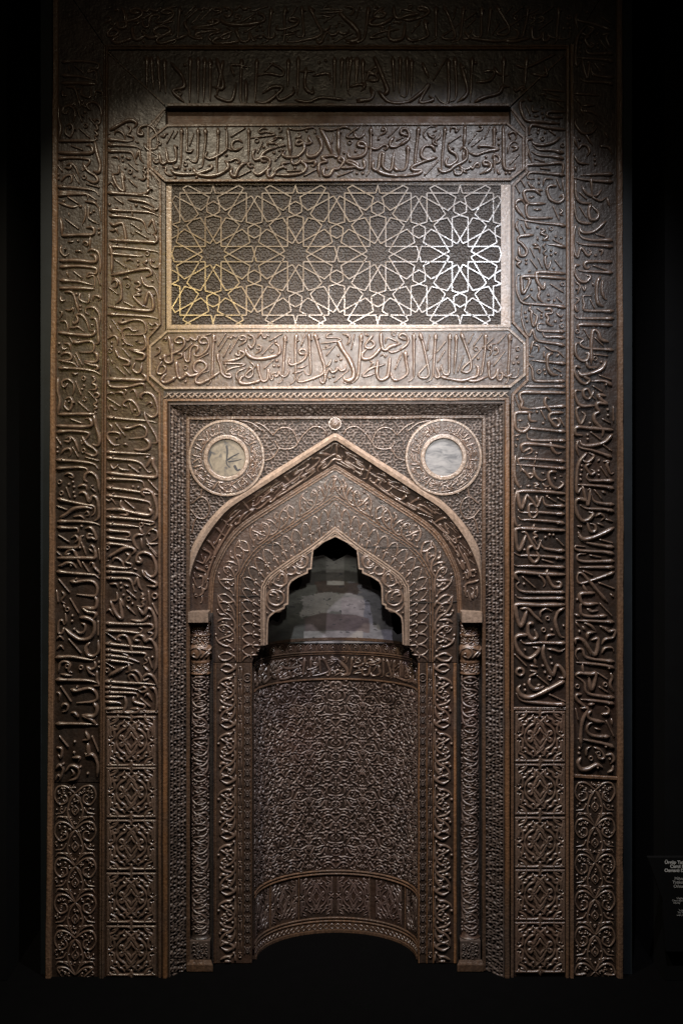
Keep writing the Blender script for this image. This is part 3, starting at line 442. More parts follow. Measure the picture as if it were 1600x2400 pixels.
R2 = parse('''t6 120,110 190,90;b 155,150;t6 130,200 150,240;a 710,165 600,160 300,150 260,60;b 620,155;t9 700,245 500,215 230,200 200,250 220,300;t6 220,300 240,280 300,250 320,290 260,320;t8 530,170 550,250 600,310 660,300;d 373,303;s 365,335 350,425
a 700,405 600,390 300,370 170,370 170,420 200,470 190,520;b 620,395;a 710,485 600,475 140,435;b 615,475;t7 340,460 360,560 430,620 490,600;t7 200,480 260,540 300,590 330,560 300,540 250,560;t8 130,330 120,450 130,600 180,700 200,680
t8 600,520 530,520 510,580 550,680 620,710 680,660 650,630;d 585,595;t6 430,530 470,540;t6 640,570 670,570;d 480,715 530,715;t6 440,650 480,690 520,680;t6 340,650 400,660 350,690 430,720;t6 260,680 310,680;d 120,715;t9 700,770 400,745 180,745 160,790 200,940 260,780
t7 260,780 330,860 380,920 430,800;t7 370,790 400,900;d 495,800;s 505,810 595,865;s 610,815 695,860;a 700,915 600,910 480,900 440,800;b 640,915;t7 360,900 350,890 290,900 290,1010 330,1050 380,1000 365,900;a 700,1005 600,1000 400,985 200,985 160,950;b 615,1005
a 700,1115 600,1095 300,1070 200,1070 160,1030;b 615,1110;t7 150,730 120,850 120,1050 150,1140 200,1120;t9 700,1195 400,1180 160,1170 130,1220 170,1420 260,1230;t7 200,1210 250,1220 320,1340 380,1410 430,1300;t6 350,1120 340,1160 410,1180 340,1220 380,1260 340,1280 380,1360
d 475,1270 523,1240 567,1243;s 600,1285 685,1370;d 233,1412;a 700,1425 600,1420 450,1390 410,1300;b 625,1425;t8 350,1360 280,1400 290,1500 350,1560 400,1500 370,1420;a 700,1515 600,1500 300,1480 180,1480 120,1450;b 600,1515;s 435,1525 565,1565
a 700,1620 600,1610 300,1600 150,1600 110,1580;b 615,1615;t9 700,1700 400,1690 160,1670 130,1720 180,1780;a 700,1905 600,1900 300,1900 180,1880 140,1820 180,1780;b 615,1900;s 210,1720 360,1850;d 230,1805;t8 500,1640 490,1700 560,1830 640,1840 650,1790 600,1780
t6 370,1700 430,1730 470,1800 450,1840;a 700,1975 600,1970 200,1970 130,1930;b 615,1975
t9 1240,90 1150,180 1000,220 900,210 870,160;a 1240,355 1150,320 1000,270 870,240 830,170;s 1130,205 1235,280;t7 850,160 830,240 860,340;t8 950,300 870,400 840,500 830,650 840,760 890,700;t7 890,380 960,410 1030,340 970,300;d 890,450 890,500 878,555 878,607 1085,508 1087,555 957,92 960,145
t7 1000,420 940,450 960,510 1000,550 1040,520 1000,490;a 1260,625 1180,620 1000,620 950,590 960,540;b 1180,625;s 1105,460 1185,575;t7 1140,400 1200,400 1180,440 1220,540 1260,530;t6 1070,400 1100,370;a 1265,715 1150,690 840,665;b 1190,700;t7 900,680 960,900 990,720 960,730
a 1265,895 1180,890 1040,860 1000,770;b 1190,890;s 1035,725 1120,830;t6 1120,740 1170,770;t9 960,860 860,830 820,880 840,1000 900,1080 980,1060 1020,1000 970,980;a 1265,975 1150,950 950,940 870,900;b 1190,965;t6 1050,1030 1100,1000 1150,1040 1110,1080;t6 1160,1060 1250,1090
t7 950,1090 990,1200 1050,1190 1040,1130 980,1110;t6 1070,1110 1150,1140;t6 840,1140 890,1150;b 880,1145;t10 1260,1160 1150,1220 1000,1280 900,1290 850,1210;a 1265,1385 1150,1370 950,1330 850,1260;b 1185,1380;s 1095,1295 1245,1335
a 1265,1465 1150,1440 850,1420 820,1370 930,1380;b 1190,1450;a 1265,1545 1150,1545 950,1550 850,1530 850,1470 940,1460;b 1185,1545;s 980,1475 1110,1500;a 1265,1615 1150,1615 860,1615;b 1190,1620
a 1265,1665 1190,1700 1050,1750 880,1800 840,1750 850,1680;t8 850,1680 900,1690 1000,1800 1190,2020;b 1190,1700;s 905,1655 1015,1705;s 1085,1790 1265,1860;t7 960,1900 920,1850 900,1800;t9 1040,1910 880,1920 880,2000 930,2040 1080,2030;t6 1220,1920 1260,1960;t6 950,2090 1010,2110;d 838,1985''', 1180, 1000, 4.9)
R3 = parse('''t10 700,85 400,90 160,80 130,130 190,330 260,160 240,130;t8 190,130 270,130 350,210 440,290;t6 420,230 420,170 480,130 550,160;r 500,240;t8 690,120 620,170 590,280 640,440 690,460;d 683,325;r 453,372;d 547,372;t9 320,320 330,300 280,310 280,420 330,480 380,450 350,370
t9 280,430 160,440 130,500 170,620 270,700 360,660 400,590 330,570;a 710,525 600,525 400,520 240,530 190,490;b 615,528;t7 580,430 500,440 480,500;t9 460,540 450,660 500,800 560,890 610,780 680,850 690,920 630,920;t6 500,590 560,600 640,620 700,590;b 240,600;s 120,650 260,790;r1.9 185,855
t7 340,680 370,780;t7 300,780 390,800;t7 300,840 370,860 290,910;t9 300,930 290,990 340,1050 420,1040 460,1020;t6 380,1010 420,1000;s 375,895 510,1005;r 520,925;d 445,785 535,690 550,760 470,860 235,1005 240,1065
t11 690,960 560,1030 400,1110 280,1150 190,1120 160,1050 190,1010;a11 705,1230 580,1225 400,1210 200,1180 140,1100;b 605,1230;s 515,1110 700,1195
a 1180,210 1100,215 1000,220 900,200 880,140 900,70 1080,75;b 1080,215;s 1100,70 1240,215;t6 950,130 1000,160 1080,150;t7 870,220 810,190;a 1265,285 1200,280 820,265;b 1215,285;t6 820,280 870,350;t7 900,330 930,380;t7 920,290 1000,330 1060,400;d 865,390
t7 1100,330 1140,350 1200,390 1270,380 1250,460 1160,480 1120,540;t6 1130,350 1200,360;t8 960,480 960,420 1010,400 1060,400;t9 820,540 820,480 900,490 1040,660 1080,480 1000,490;s 920,530 1000,660;t6 1120,640 1160,580 1240,580 1260,630
a 1265,735 1200,730 950,690 900,600 840,600 820,660 850,720;b 1195,730;a 1265,815 1150,780 830,745;b 1200,810;t6 900,760 910,850 960,860;t9 820,900 860,870 1000,880 1050,870 1040,970 1000,1055 970,900;s 1070,865 1185,940;r 1160,1000;t7 1220,870 1240,920 1215,1000 1260,1090
r 840,1020;s 1090,1025 1190,1090;a 1265,1150 1200,1145 960,1100 920,980 820,900;b 1200,1145;t8 890,1110 830,1120 840,1180 970,1290;a 1265,1225 1150,1200 880,1170;b 1200,1215;t8 880,1270 960,1280 900,1420 880,1600 890,1720;t8 970,1230 1040,1220
t9 1000,1300 960,1340 980,1390 1060,1420 1150,1430;a 1210,1595 1130,1600 1000,1580 950,1520 980,1450 1080,1430;b 1130,1590;t6 1040,1500 1110,1520;t7 1120,1340 1190,1330 1200,1280 1160,1250;s 820,1275 850,1410;s 1170,1415 1260,1600;t6 1230,1390 1240,1470
a 1265,1725 1150,1680 850,1620;b 1165,1710;d 865,1730 860,1790;t6 940,1820 950,1740 1000,1710;r 1080,1790;t6 1030,1720 1100,1750 1150,1830 1100,1850 1050,1780;r 995,1845;t7 1170,1810 1230,1800 1260,1860 1220,1910;b 1210,1850
t10 880,1840 850,1900 880,1970 960,1970 1060,1920 1130,1950;b 1070,1950;t7 1190,2010 1240,1980 1250,1930''', 1180, 1400, 4.9)
# dark upper lengths of the side bands, and the outermost top line, in the same hand
def shift(st, dx, dy, y0=None, y1=None, x0=None, x1=None):
    o = []
    for k, wv, p in st:
        xs = [q[0] for q in p]; ys = [q[1] for q in p]
        if y0 is not None and (min(ys) < y0 or max(ys) > y1): continue
        if x0 is not None and (min(xs) < x0 or max(xs) > x1): continue
        o.append((k, wv, [(a+dx, b+dy) for a, b in p]))
    return o
UL = shift(V2, 2, -640, 885, 1118, 130, 240)+shift(V3, 4, -1000, 1282, 1480, 245, 374)+shift(V1, 4, -480, 600, 770, 128, 240)
UR = shift(R2, -2, -1000, 1020, 1205, 1340, 1440)
band_scale = lambda x, y: (785+(x-785)*1.28, 14+(y-780)*.74)
TOP = xf(A1+A2+A3, band_scale)
# knot panel: one quadrant traced round its centre, mirrored four ways
KQ = parse('''s4.6 -500,-490 -60,-490 0,-400;s4.2 -470,-455 -470,-120 -440,-90;t5 -280,-540 -290,-450 -350,-380 -450,-330 -430,-280 -430,-120 -380,-90
t5 -140,-440 -180,-370 -250,-340 -290,-250 -350,-230 -350,-150 -360,-60 -450,0;t5 -30,-400 -90,-370 -120,-270 -200,-220 -270,-150 -310,-50 -310,30;t5 120,-400 20,-310 -60,-240 -70,-180 -110,-130 -130,-60
t4.6 0,-180 -40,-90 -90,-30 -60,40;t4.6 -230,-40 -200,-110 -150,-50 -200,30;t4.6 -170,70 -100,-60;t5 -510,-50 -430,10 -380,50;t4.6 -240,-320 -330,-300;t5 -60,-310 0,-250 60,-180 130,-60 190,-10;d.8 -440,-470;t4.8 -430,-200 -380,-230 -390,-300 -330,-330;t4.8 -300,-470 -340,-440 -400,-420;t4.8 -220,-120 -240,-60 -180,-20;t4.8 -180,-330 -130,-300 -60,-320''', 0, 0, 9.04)
VINE = parse('''t5 200,240 260,165 350,150 440,180 500,240 440,290 330,310 200,240;t5 560,140 540,230 440,300;t5 150,600 200,510 320,450 430,440 520,380;d.8 420,465 515,370 330,545 500,610 155,650 355,670 295,915 485,905 190,1130 350,1170 265,1350
t5 200,540 320,610 430,660 500,730;t5 320,540 370,580 450,550 520,600;t4 360,680 400,740 480,740;t4 200,800 260,740 350,720;t5 200,800 300,860 400,860 500,790 540,700 550,560 540,400;r.7 315,800;t5 190,900 260,960 350,1000 480,1020
t5 520,770 550,880 530,1000 430,1100 330,1130 230,1230 200,1320 180,1420;t4 380,860 370,930;t6 180,1130 240,1060 330,1080 380,1060;t5 350,1180 400,1200 480,1190;t5 210,1270 300,1330 400,1330 490,1250 530,1150 540,1050;r.7 410,1250''', 0, 0, 1)
NICHE = parse('''t4.6 63,290 120,220 200,140 300,130 380,170 430,220;t4 120,290 180,270 260,330 330,350;d.7 340,345 350,235 500,150 130,540 80,405 490,590 350,660 155,680 290,920 150,960 495,790 420,880 530,880 590,1030 500,1080 500,1245 355,1170 160,1100 510,445 750,180 690,660 555,260 620,1240 350,80 380,500 830,660
t4.6 63,370 120,320 180,390 230,460 320,475 400,420 440,360 520,310 600,310;t4 430,220 500,150 560,60;t3.6 440,250 500,290 550,310;t4.2 110,350 190,440 200,500 150,560 110,580;t3.6 63,640 63,520 50,450;t4.8 120,600 200,590 260,610 300,560 380,590 490,590
t4 350,660 400,605 450,600;t5 250,610 300,680 300,780 270,830;t4 110,640 160,680 190,740 150,790 100,800;t4 270,830 200,860 120,870 63,870;t3.6 110,900 160,960 230,930 260,880;t4.6 340,900 400,820 450,740 540,730 640,770;t4 340,920 450,940 560,970 640,940 740,890
t4.8 350,980 400,1060 460,1130 560,1155 660,1110;t4 440,980 520,1040 580,1000;t4.4 300,980 320,1080 290,1170;t4.8 140,1210 200,1240 280,1225 330,1220 420,1245 500,1250;t4 63,1010 140,1040 180,1100 150,1180 63,1200;t4 460,380 480,480 560,520 640,460 680,380;t4 600,440 640,380 620,320
t4 700,190 760,260 779,330;t4 779,200 720,290 680,350;t4 560,520 620,560 680,620;t4 540,650 580,720 660,740 740,800 779,840;t4 690,560 740,600 779,560;t4 779,650 740,700 760,780;s3.4 700,800 779,870;s3.4 779,880 720,950 779,1020;r.5 779,950;r.5 63,930
t4 640,960 700,1060 740,1130 779,1150;t4 660,1020 720,1000;t4 700,1120 660,1200 690,1260;t4 540,1240 600,1170;t4 560,60 620,120 600,200 560,250;t4 640,40 680,100 740,60;t3.6 640,200 700,240;t4 63,100 120,70 170,100 150,170;t3.8 200,60 280,40 360,60;t4 420,40 480,90;t3.8 500,640 480,700''', 0, 0, 1)

# ------------------------------------------------------------------ the setting
def tag(o, label=None, cat=None, kind=None, group=None):
    if label: o['label'] = label
    if cat: o['category'] = cat
    if kind: o['kind'] = kind
    if group: o['group'] = group
    return o
def box(acc, x0, x1, y0, y1, z0, z1):
    v = [(x, y, z) for x in (x0, x1) for y in (y0, y1) for z in (z0, z1)]
    acc.add(v, [(0, 1, 3, 2), (4, 6, 7, 5), (0, 4, 5, 1), (2, 3, 7, 6), (0, 2, 6, 4), (1, 5, 7, 3)], False)
a = Acc(); a.add([(-6, 1.1, -.3), (6, 1.1, -.3), (6, 1.1, 5.2), (-6, 1.1, 5.2)], [(0, 1, 2, 3)], False)
a.build('back_wall', M['black'], kind='structure')
a = Acc(); a.add([(-6, 1.1, -.3), (6, 1.1, -.3), (6, -6, -.3), (-6, -6, -.3)], [(0, 1, 2, 3)], False)
a.build('floor', M['plinth'], kind='structure')
a = Acc(); box(a, -4.2, 4.2, -.34, 1.09, -.298, 0.0); a.build('plinth', M['plinth'], kind='structure')
a = Acc(); box(a, -3.2, P(20, 0, 0)[0], -.02, 1.0, 0.002, 5.1); a.build('wall_panel_left', M['sign'], kind='structure')
a = Acc(); box(a, P(1553, 0, 0)[0], 3.2, -.02, 1.0, 0.002, 5.1); a.build('wall_panel_right', M['sign'], kind='structure')

mih = bpy.data.objects.new('mihrab', None); sc.collection.objects.link(mih)
tag(mih, 'tall carved dark wooden prayer niche with Arabic bands, star lattice and cusped pointed arch', 'prayer niche')

def mirror(p): return [(1570-x, y) for x, y in p]
def full(half): return list(half)+[(1570-x, y) for x, y in reversed(half[:-1])]

# ------------------------------------------------------------------ frame boards
def board(name, outline, d, back, m='field', parent=mih, holes=()):
    a = Acc(); poly(a, outline, d, holes, back); return a.build(name, M[m], parent)
D_OUT, D_IN = .012, .014
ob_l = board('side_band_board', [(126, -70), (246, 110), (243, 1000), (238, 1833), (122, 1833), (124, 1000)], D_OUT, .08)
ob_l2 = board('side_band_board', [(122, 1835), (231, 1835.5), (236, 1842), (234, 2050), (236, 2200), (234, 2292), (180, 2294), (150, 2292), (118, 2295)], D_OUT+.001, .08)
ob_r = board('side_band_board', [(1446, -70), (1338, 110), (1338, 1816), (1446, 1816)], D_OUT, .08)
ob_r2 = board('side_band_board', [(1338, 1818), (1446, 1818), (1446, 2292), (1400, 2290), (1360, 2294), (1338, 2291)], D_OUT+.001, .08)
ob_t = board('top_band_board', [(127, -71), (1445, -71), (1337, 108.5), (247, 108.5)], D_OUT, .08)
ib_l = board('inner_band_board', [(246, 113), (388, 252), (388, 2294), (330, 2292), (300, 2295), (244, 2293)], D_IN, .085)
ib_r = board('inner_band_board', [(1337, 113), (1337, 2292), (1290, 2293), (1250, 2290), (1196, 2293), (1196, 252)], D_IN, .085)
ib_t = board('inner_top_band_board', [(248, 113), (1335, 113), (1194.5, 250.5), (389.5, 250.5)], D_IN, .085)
a = Acc()
rail(a, [(133, -75), (131, 500), (126, 900), (121, 1700), (115, 2297)], 7.2, D_OUT, .014)
for yy, xx in ((480, 130), (980, 125), (1350, 122.5)): pass
a.build('outer_rail', M['rail'], mih)
a = Acc(); rail(a, [(1449, -75), (1450, 500), (1452, 1200), (1451, 2294)], 7.6, D_OUT, .014); a.build('outer_rail', M['rail'], mih)
a = Acc(); rail(a, [(118, -68), (1460, -68)], 7, D_OUT, .014); a.build('outer_rail', M['rail'], mih)
a = Acc(); rail(a, [(1330, 112), (252, 112)], 6, D_OUT-.002, .010, prof=GROOVE, smooth=False); a.build('dividing_rail', M['rail'], mih)
a = Acc(); rail(a, [(249, 106), (247, 480), (244, 1200), (241, 1700), (239, 2293)], 6.2, D_OUT-.002, .011, prof=GROOVE); a.build('dividing_rail', M['rail'], mih)
a = Acc(); rail(a, [(1328.5, 112), (1328, 2292)], 3.6, D_OUT-.002, .009); rail(a, [(1338.5, 106), (1338.6, 2292)], 4.6, D_OUT-.002, .011)
a.build('dividing_rail', M['rail'], mih)
# mount behind the carved boards
for nm, x0, x1 in (('mount_upright', 96, 122), ('mount_upright', 1458, 1480)):
    a = Acc(); X0 = P(x0, 0, .03)[0]; X1 = P(x1, 0, .03)[0]; box(a, X0, X1, .03, .20, 0.001, 3.95); a.build(nm, M['case'], mih)
a = Acc(); poly(a, rect(330, 225, 1250, 915), .088); a.build('light_block_board', M['ground'], mih)  # dark board added behind the panel gaps to block light

# letters: the longest strokes stay separate parts, the small marks are joined per board
LET = []   # (stroke, map, parent, hs, ws)
SMALL = {}
def letters(strokes, mp, parent, hs=1.0, ws=1.0, sep=True, m='letter'):
    for st in strokes:
        if sep and st[0] in 'ta' and slen(st) > 30: LET.append((slen(st), st, mp, parent, hs, ws, m))
        else: SMALL.setdefault((parent.name, m), (parent, []))[1].append((st, mp, hs, ws))
f_out, f_in = flat(D_OUT), flat(D_IN)
VV = V1+V2+V3+UL
letters([s for s in VV if s[2][0][0] < 243], f_out, ob_l, 1.0, 1.0)
letters([s for s in VV if s[2][0][0] >= 243], f_in, ib_l, 1.0, 1.0)
LOW = parse('t7 125,480 150,450 175,480 150,560;t7 190,500 230,455 285,480 270,540 215,560;t6 230,480 250,510 230,530;t8 330,390 380,380 415,450 410,540;t7 130,330 165,340 160,400 140,380;d 345,510 255,290 250,365;s 375,250 420,360;s 150,250 210,325;t7 240,400 290,400 280,430;t8 330,220 350,270 310,280;t9 345,300 350,380 325,370;t5 120,560 140,520 160,545;b 178,440 296,462', 90, 1640, 2.958)
letters(LOW, f_out, ob_l, 1.0, 1.0, sep=False)
GAP = parse('a 137,452 200,455 228,470;s 160,462 185,478;t6 200,472 222,476 232,488;d 150,472 190,484;t7 140,476 170,486 186,482;a 252,452 340,459 368,470;t7 300,468 340,474 362,486;s 268,462 290,478;d 320,482 258,480;t6 330,484 350,490 366,500', 0, 0, 1)
letters(GAP[:5], f_out, ob_l, 1.0, 1.1, sep=False); letters(GAP[5:], f_in, ib_l, 1.0, 1.1, sep=False)
RR = R0+R1+R2+R3+UR
letters([s for s in RR if s[2][0][0] >= 1333], f_out, ob_r, 1.0, 1.0)
letters([s for s in RR if s[2][0][0] < 1333], f_in, ib_r, 1.0, 1.0)
letters(C1+C2, f_in, ib_t, 1.0, 1.15)
letters(TOP, f_out, ob_t, .9, 1.0, sep=False)

# mitred and chamfered line mouldings of the inner frame
a = Acc()
rail(a, [(254, 124), (386, 246)], 1.8, D_IN, .006); rail(a, [(1328, 124), (1196, 246)], 1.8, D_IN, .006)
rail(a, [(392, 246.5), (1192, 246.5)], 4, D_IN, .006)
rail(a, [(348, 440), (348, 300), (352, 296), (386, 256)], 3.0, D_IN, .007)
rail(a, [(376, 442), (376, 760), (348, 792), (348, 892), (375, 922), (375.5, 2292)], 3.6, D_IN, .009)
rail(a, [(352, 400), (376, 426), (376, 444)], 3.6, D_IN, .009)
rail(a, [(1198, 256), (1232, 300), (1232, 405), (1201, 436), (1201, 756), (1234, 792), (1234, 892), (1200, 926), (1199, 2292)], 3.8, D_IN, .009)
rail(a, [(250, 1668), (371, 1668)], 3.4, D_IN, .007, prof=GROOVE); rail(a, [(1202, 1660), (1324, 1660)], 3.4, D_IN, .007, prof=GROOVE)
a.build('line_moulding', M['rail'], mih)
a = Acc(); rail(a, [(1344, 1818), (1444, 1824)], 4.5, D_OUT, .006); a.build('line_moulding', M['rail'], mih)

# plain recessed board and bevels at the top
board('plain_board', rect(384, 236, 1206, 300), .055, .08, 'board')
board('chamfer_block', [(1197, 262), (1204, 258), (1233, 296), (1233, 312), (1226, 306)], .010, .06, 'rail_worn')
board('chamfer_block', [(388, 262), (381, 258), (352, 296), (352, 312), (359, 306)], .010, .06, 'rail')

# two cartouches
DC = .004
def cartouche(pts, strokes):
    b = board('inscription_panel', pts, DC+.004, .07)
    a = Acc(); c = np.mean(np.array(pts), 0)
    ins = [(c[0]+(x-c[0])*.9935, c[1]+(y-c[1])*.955) for x, y in pts]
    rail(a, ins, 3.4, DC+.004, .006, closed=True); a.build('panel_border', M['rail'] if pts[0][1] < 500 else M['rail_rubbed'], b)
    letters(strokes, flat(DC+.004), b, 1.0, 1.06)
cartouche([(390, 292), (1190, 287), (1228, 320), (1228, 398), (1197, 424), (386, 427), (350, 394), (350, 326)], B1+B2+B3)
cartouche([(390, 774), (1194, 769), (1231, 804), (1231, 880), (1197, 909), (385, 913), (350, 882), (350, 810)], A1+A2+A3)

def pierced(acc, x0, x1, y0, y1, mp, base=0.0, depth=.010, px=8.6, py=6.6, lx=3.3, ly=1.9, step=1.6, test=None, turn=.65):
    """a carved sheet: leaf tracery left standing between small lens-shaped cuts"""
    gx = np.arange(x0, x1+step*.5, step); gy = np.arange(y0, y1+step*.5, step); GX, GY = np.meshgrid(gx, gy)
    H = .0011*np.sin(GX*.9+1.3*np.sin(GY*.5))*np.sin(GY*1.0+GX*.21)
    ny = int((y1-y0)/py); nx = int((x1-x0)/px); R_ = max(lx, ly)*1.35; n = int(R_/step)+2
    for iy in range(ny+1):
        for ix in range(nx+1):
            x = x0+(ix+(.5 if iy % 2 else 0))*px+random.uniform(-2.2, 2.2); y = y0+(iy+.5)*py+random.uniform(-1.5, 1.5)
            th = turn*(1 if (iy//2+ix) % 2 else -1)+random.uniform(-.7, .7)+.6*math.sin(x*.045+y*.03); sx_ = lx*random.uniform(.6, 1.35); sy_ = ly*random.uniform(.7, 1.3)
            cx = int((x-x0)/step); cy = int((y-y0)/step); a0, a1 = max(0, cy-n), min(len(gy), cy+n+1); b0, b1 = max(0, cx-n), min(len(gx), cx+n+1)
            if a0 >= a1 or b0 >= b1: continue
            X = GX[a0:a1, b0:b1]-x; Y = GY[a0:a1, b0:b1]-y; c_, s_ = math.cos(th), math.sin(th)
            r = np.sqrt(((X*c_+Y*s_)/sx_)**2+((Y*c_-X*s_)/sy_)**2); H[a0:a1, b0:b1] = np.minimum(H[a0:a1, b0:b1], -depth*np.clip((1.25-r)/.45, 0, 1))
    v = mp(GX.ravel(), GY.ravel(), base+H.ravel()); W_ = len(gx); keep = np.ones(GX.shape, bool)
    if test is not None: keep = test(GX, GY)
    f = [(i*W_+j, i*W_+j+1, (i+1)*W_+j+1, (i+1)*W_+j) for i in range(len(gy)-1) for j in range(W_-1) if keep[i, j]]
    acc.add(v, f, True)
# ------------------------------------------------------------------ star lattice panel
D_LP = .020
lp = board('star_panel', [(390, 424), (1196, 420), (1198, 770), (391, 773)], D_LP, .08, 'rail_rubbed', holes=[rect(402.5, 434, 1173, 761)])
a = Acc(); poly(a, rect(400, 431, 1176, 764), D_LP+.007); gb = a.build('panel_ground', M['ground'], lp)
a = Acc(); edge(a, [(402.5, 434), (1173, 434), (1173, 761), (402.5, 761), (402.5, 434)], D_LP, D_LP+.008)
rail(a, [(391, 427.5), (1195, 423.5)], 3.0, D_LP, .003); rail(a, [(392, 769), (1196, 766)], 2.6, D_LP, .004)
a.build('panel_rim', M['rail_rubbed'], lp)
AL = 192.2; SQ = .966; WH = .0963
segs = set()
def addseg(cx, cy, p, q):
    A = (cx+p[0]*AL, cy-p[1]*AL*SQ); B = (cx+q[0]*AL, cy-q[1]*AL*SQ)
    k = tuple(sorted([(round(A[0], 1), round(A[1], 1)), (round(B[0], 1), round(B[1], 1))])); segs.add(k)
for row in (-1, 0, 1):
    for col in range(-2, 5):
        cx = 500.4+AL*col+(AL/2 if row else 0); cy = 596.5+row*AL*.8660*SQ
        for k in range(12):
            ph = math.radians(30*k); c, s_ = math.cos(ph), math.sin(ph)
            R_ = lambda u, v: (u*c-v*s_, u*s_+v*c)
            if k % 2 == 0:
                for sg in (-1, 1):
                    addseg(cx, cy, R_(WH, sg*WH), R_(.474, sg*WH)); addseg(cx, cy, R_(.474, sg*WH), R_(.5, 0))
            else:
                for sg in (-1, 1):
                    addseg(cx, cy, R_(WH, sg*WH), R_(.4617, sg*WH)); addseg(cx, cy, R_(.4617, sg*WH), R_(.4897, 0))
                for j in range(6):
                    a1 = ph+math.radians(60*j); a2 = a1+math.radians(60); r = .0876; g = .57735
                    addseg(cx, cy, (g*c+r*math.cos(a1), g*s_+r*math.sin(a1)), (g*c+r*math.cos(a2), g*s_+r*math.sin(a2)))
X0_, X1_, Y0_, Y1_ = 402.5, 1173, 434, 761
def clip(p, q):
    t0, t1 = 0, 1; dx, dy = q[0]-p[0], q[1]-p[1]
    for pp, qq in ((-dx, p[0]-X0_), (dx, X1_-p[0]), (-dy, p[1]-Y0_), (dy, Y1_-p[1])):
        if pp == 0:
            if qq < 0: return None
        else:
            r = qq/pp
            if pp < 0: t0 = max(t0, r)
            else: t1 = min(t1, r)
    return None if t0 >= t1 else ((p[0]+t0*dx, p[1]+t0*dy), (p[0]+t1*dx, p[1]+t1*dy))
a = Acc(); i = 0
for p, q in sorted(segs):
    cc = clip(p, q)
    if cc is None or math.dist(*cc) < 1: continue
    i += 1
    sweep(a, np.array(cc), 1.75, flat(D_LP+.007), .0072+.00005*(i % 7), FLATB, True, False)
a.build('strapwork', M['strap'], lp)
# fine leaf carving inside the cells
a = Acc(); pierced(a, 402.5, 1173, 434, 761, flat(D_LP+.007), .0035, .0065, 6.4, 5.4, 2.2, 1.5, 1.7, None, .9)
a.build('leaf_carving', M['infill'], lp, kind='stuff')

# ------------------------------------------------------------------ rope moulding and portal frame
a = Acc(); poly(a, rect(384, 914, 1196, 946), .010, back=.05); rm = a.build('rope_moulding', M['ground'], mih)
a = Acc(); x = 391
while x < 1184:
    y0 = 920.5-2.5*(x-391)/800
    q = resample([(x-7, y0+13), (x-1, y0+10.5), (x+6, y0+4), (x+14, y0+.5)], 2.6)
    sweep(a, q, np.interp(np.linspace(0, 1, len(q)), [0, .3, .6, 1], [1.4, 3.4, 3.0, 1.2]), flat(.010), .0115, ROUND5)
    q = resample([(x+1, y0+1), (x+7, y0+5.5), (x+11, y0+11), (x+16, y0+14)], 2.6)
    sweep(a, q, np.interp(np.linspace(0, 1, len(q)), [0, .4, 1], [1.2, 2.7, 1.3]), flat(.010), .0095, ROUND5)
    x += 15.4
a.build('rope_twist', M['rail_rubbed'], rm)
a = Acc(); rail(a, [(385, 938.5), (1191, 935.5)], 3.4, .010, .008); rail(a, [(388, 2292), (388.5, 936)], 6.0, .012, .012); a.build('portal_rail', M['rail_worn'], mih)
a = Acc(); rail(a, [(1187, 936), (1187.5, 2290)], 6.0, .012, .012); a.build('portal_rail', M['rail_worn'], mih)

# splayed openwork border
D0, D1 = .010, .055
def quadmap(c0, c1, c2, c3, n, w_):
    """c0-c1 outer edge, c3-c2 inner edge (photo units + depth); x along (0..n), y across (0..w_)"""
    q = [np.array(P(*c)) for c in (c0, c1, c2, c3)]
    nv = np.cross(q[1]-q[0], q[3]-q[0]); nv /= np.linalg.norm(nv)
    if nv[1] > 0: nv = -nv
    def f(x, y, h):
        u = (x/n)[:, None]; v = (y/w_)[:, None]
        return (q[0]*(1-u)+q[1]*u)*(1-v)+(q[3]*(1-u)+q[2]*u)*v+nv*h[:, None]
    return f
def openwork(acc, x0, x1, y0, y1, mp, cw=10.5, ch=11.5, h=.008, test=None, wd=1.75, prof=DEEP):
    """dense curled leaf tracery: one comma-shaped curl with a bead per cell, turned this way and that"""
    ny = max(1, round((y1-y0)/ch)); nx = max(1, round((x1-x0)/cw)); ch = (y1-y0)/ny; cw = (x1-x0)/nx; r0 = .5*min(cw, ch)
    for iy in range(ny):
        for ix in range(nx):
            x = x0+(ix+.5)*cw+random.uniform(-.8, .8); y = y0+(iy+.5)*ch+random.uniform(-.8, .8)
            if test and not test(x, y): continue
            sg = 1 if (ix+iy) % 2 else -1; st = (iy*2+ix) % 4*math.pi/2+random.uniform(-.5, .5)
            p = []
            for k in range(6):
                t = st+sg*k*.72; r = r0*(.35+.235*k); p.append((x+r*math.cos(t)*cw/ch if cw < ch else x+r*math.cos(t), y+r*math.sin(t)))
            sweep(acc, resample(p, 3.4), wd*np.linspace(1.25, .7, len(resample(p, 3.4)))*random.uniform(.9, 1.15), mp, h*random.uniform(.8, 1.15), prof, True)
spl = [((396, 2292, D0), (396, 946, D0), (438, 978, D1), (438, 2273, D1), 1300, 44),
       ((396, 946, D0), (1181, 943, D0), (1136, 974, D1), (438, 978, D1), 745, 40),
       ((1181, 943, D0), (1181, 2292, D0), (1136, 2273, D1), (1136, 974, D1), 1300, 44)]
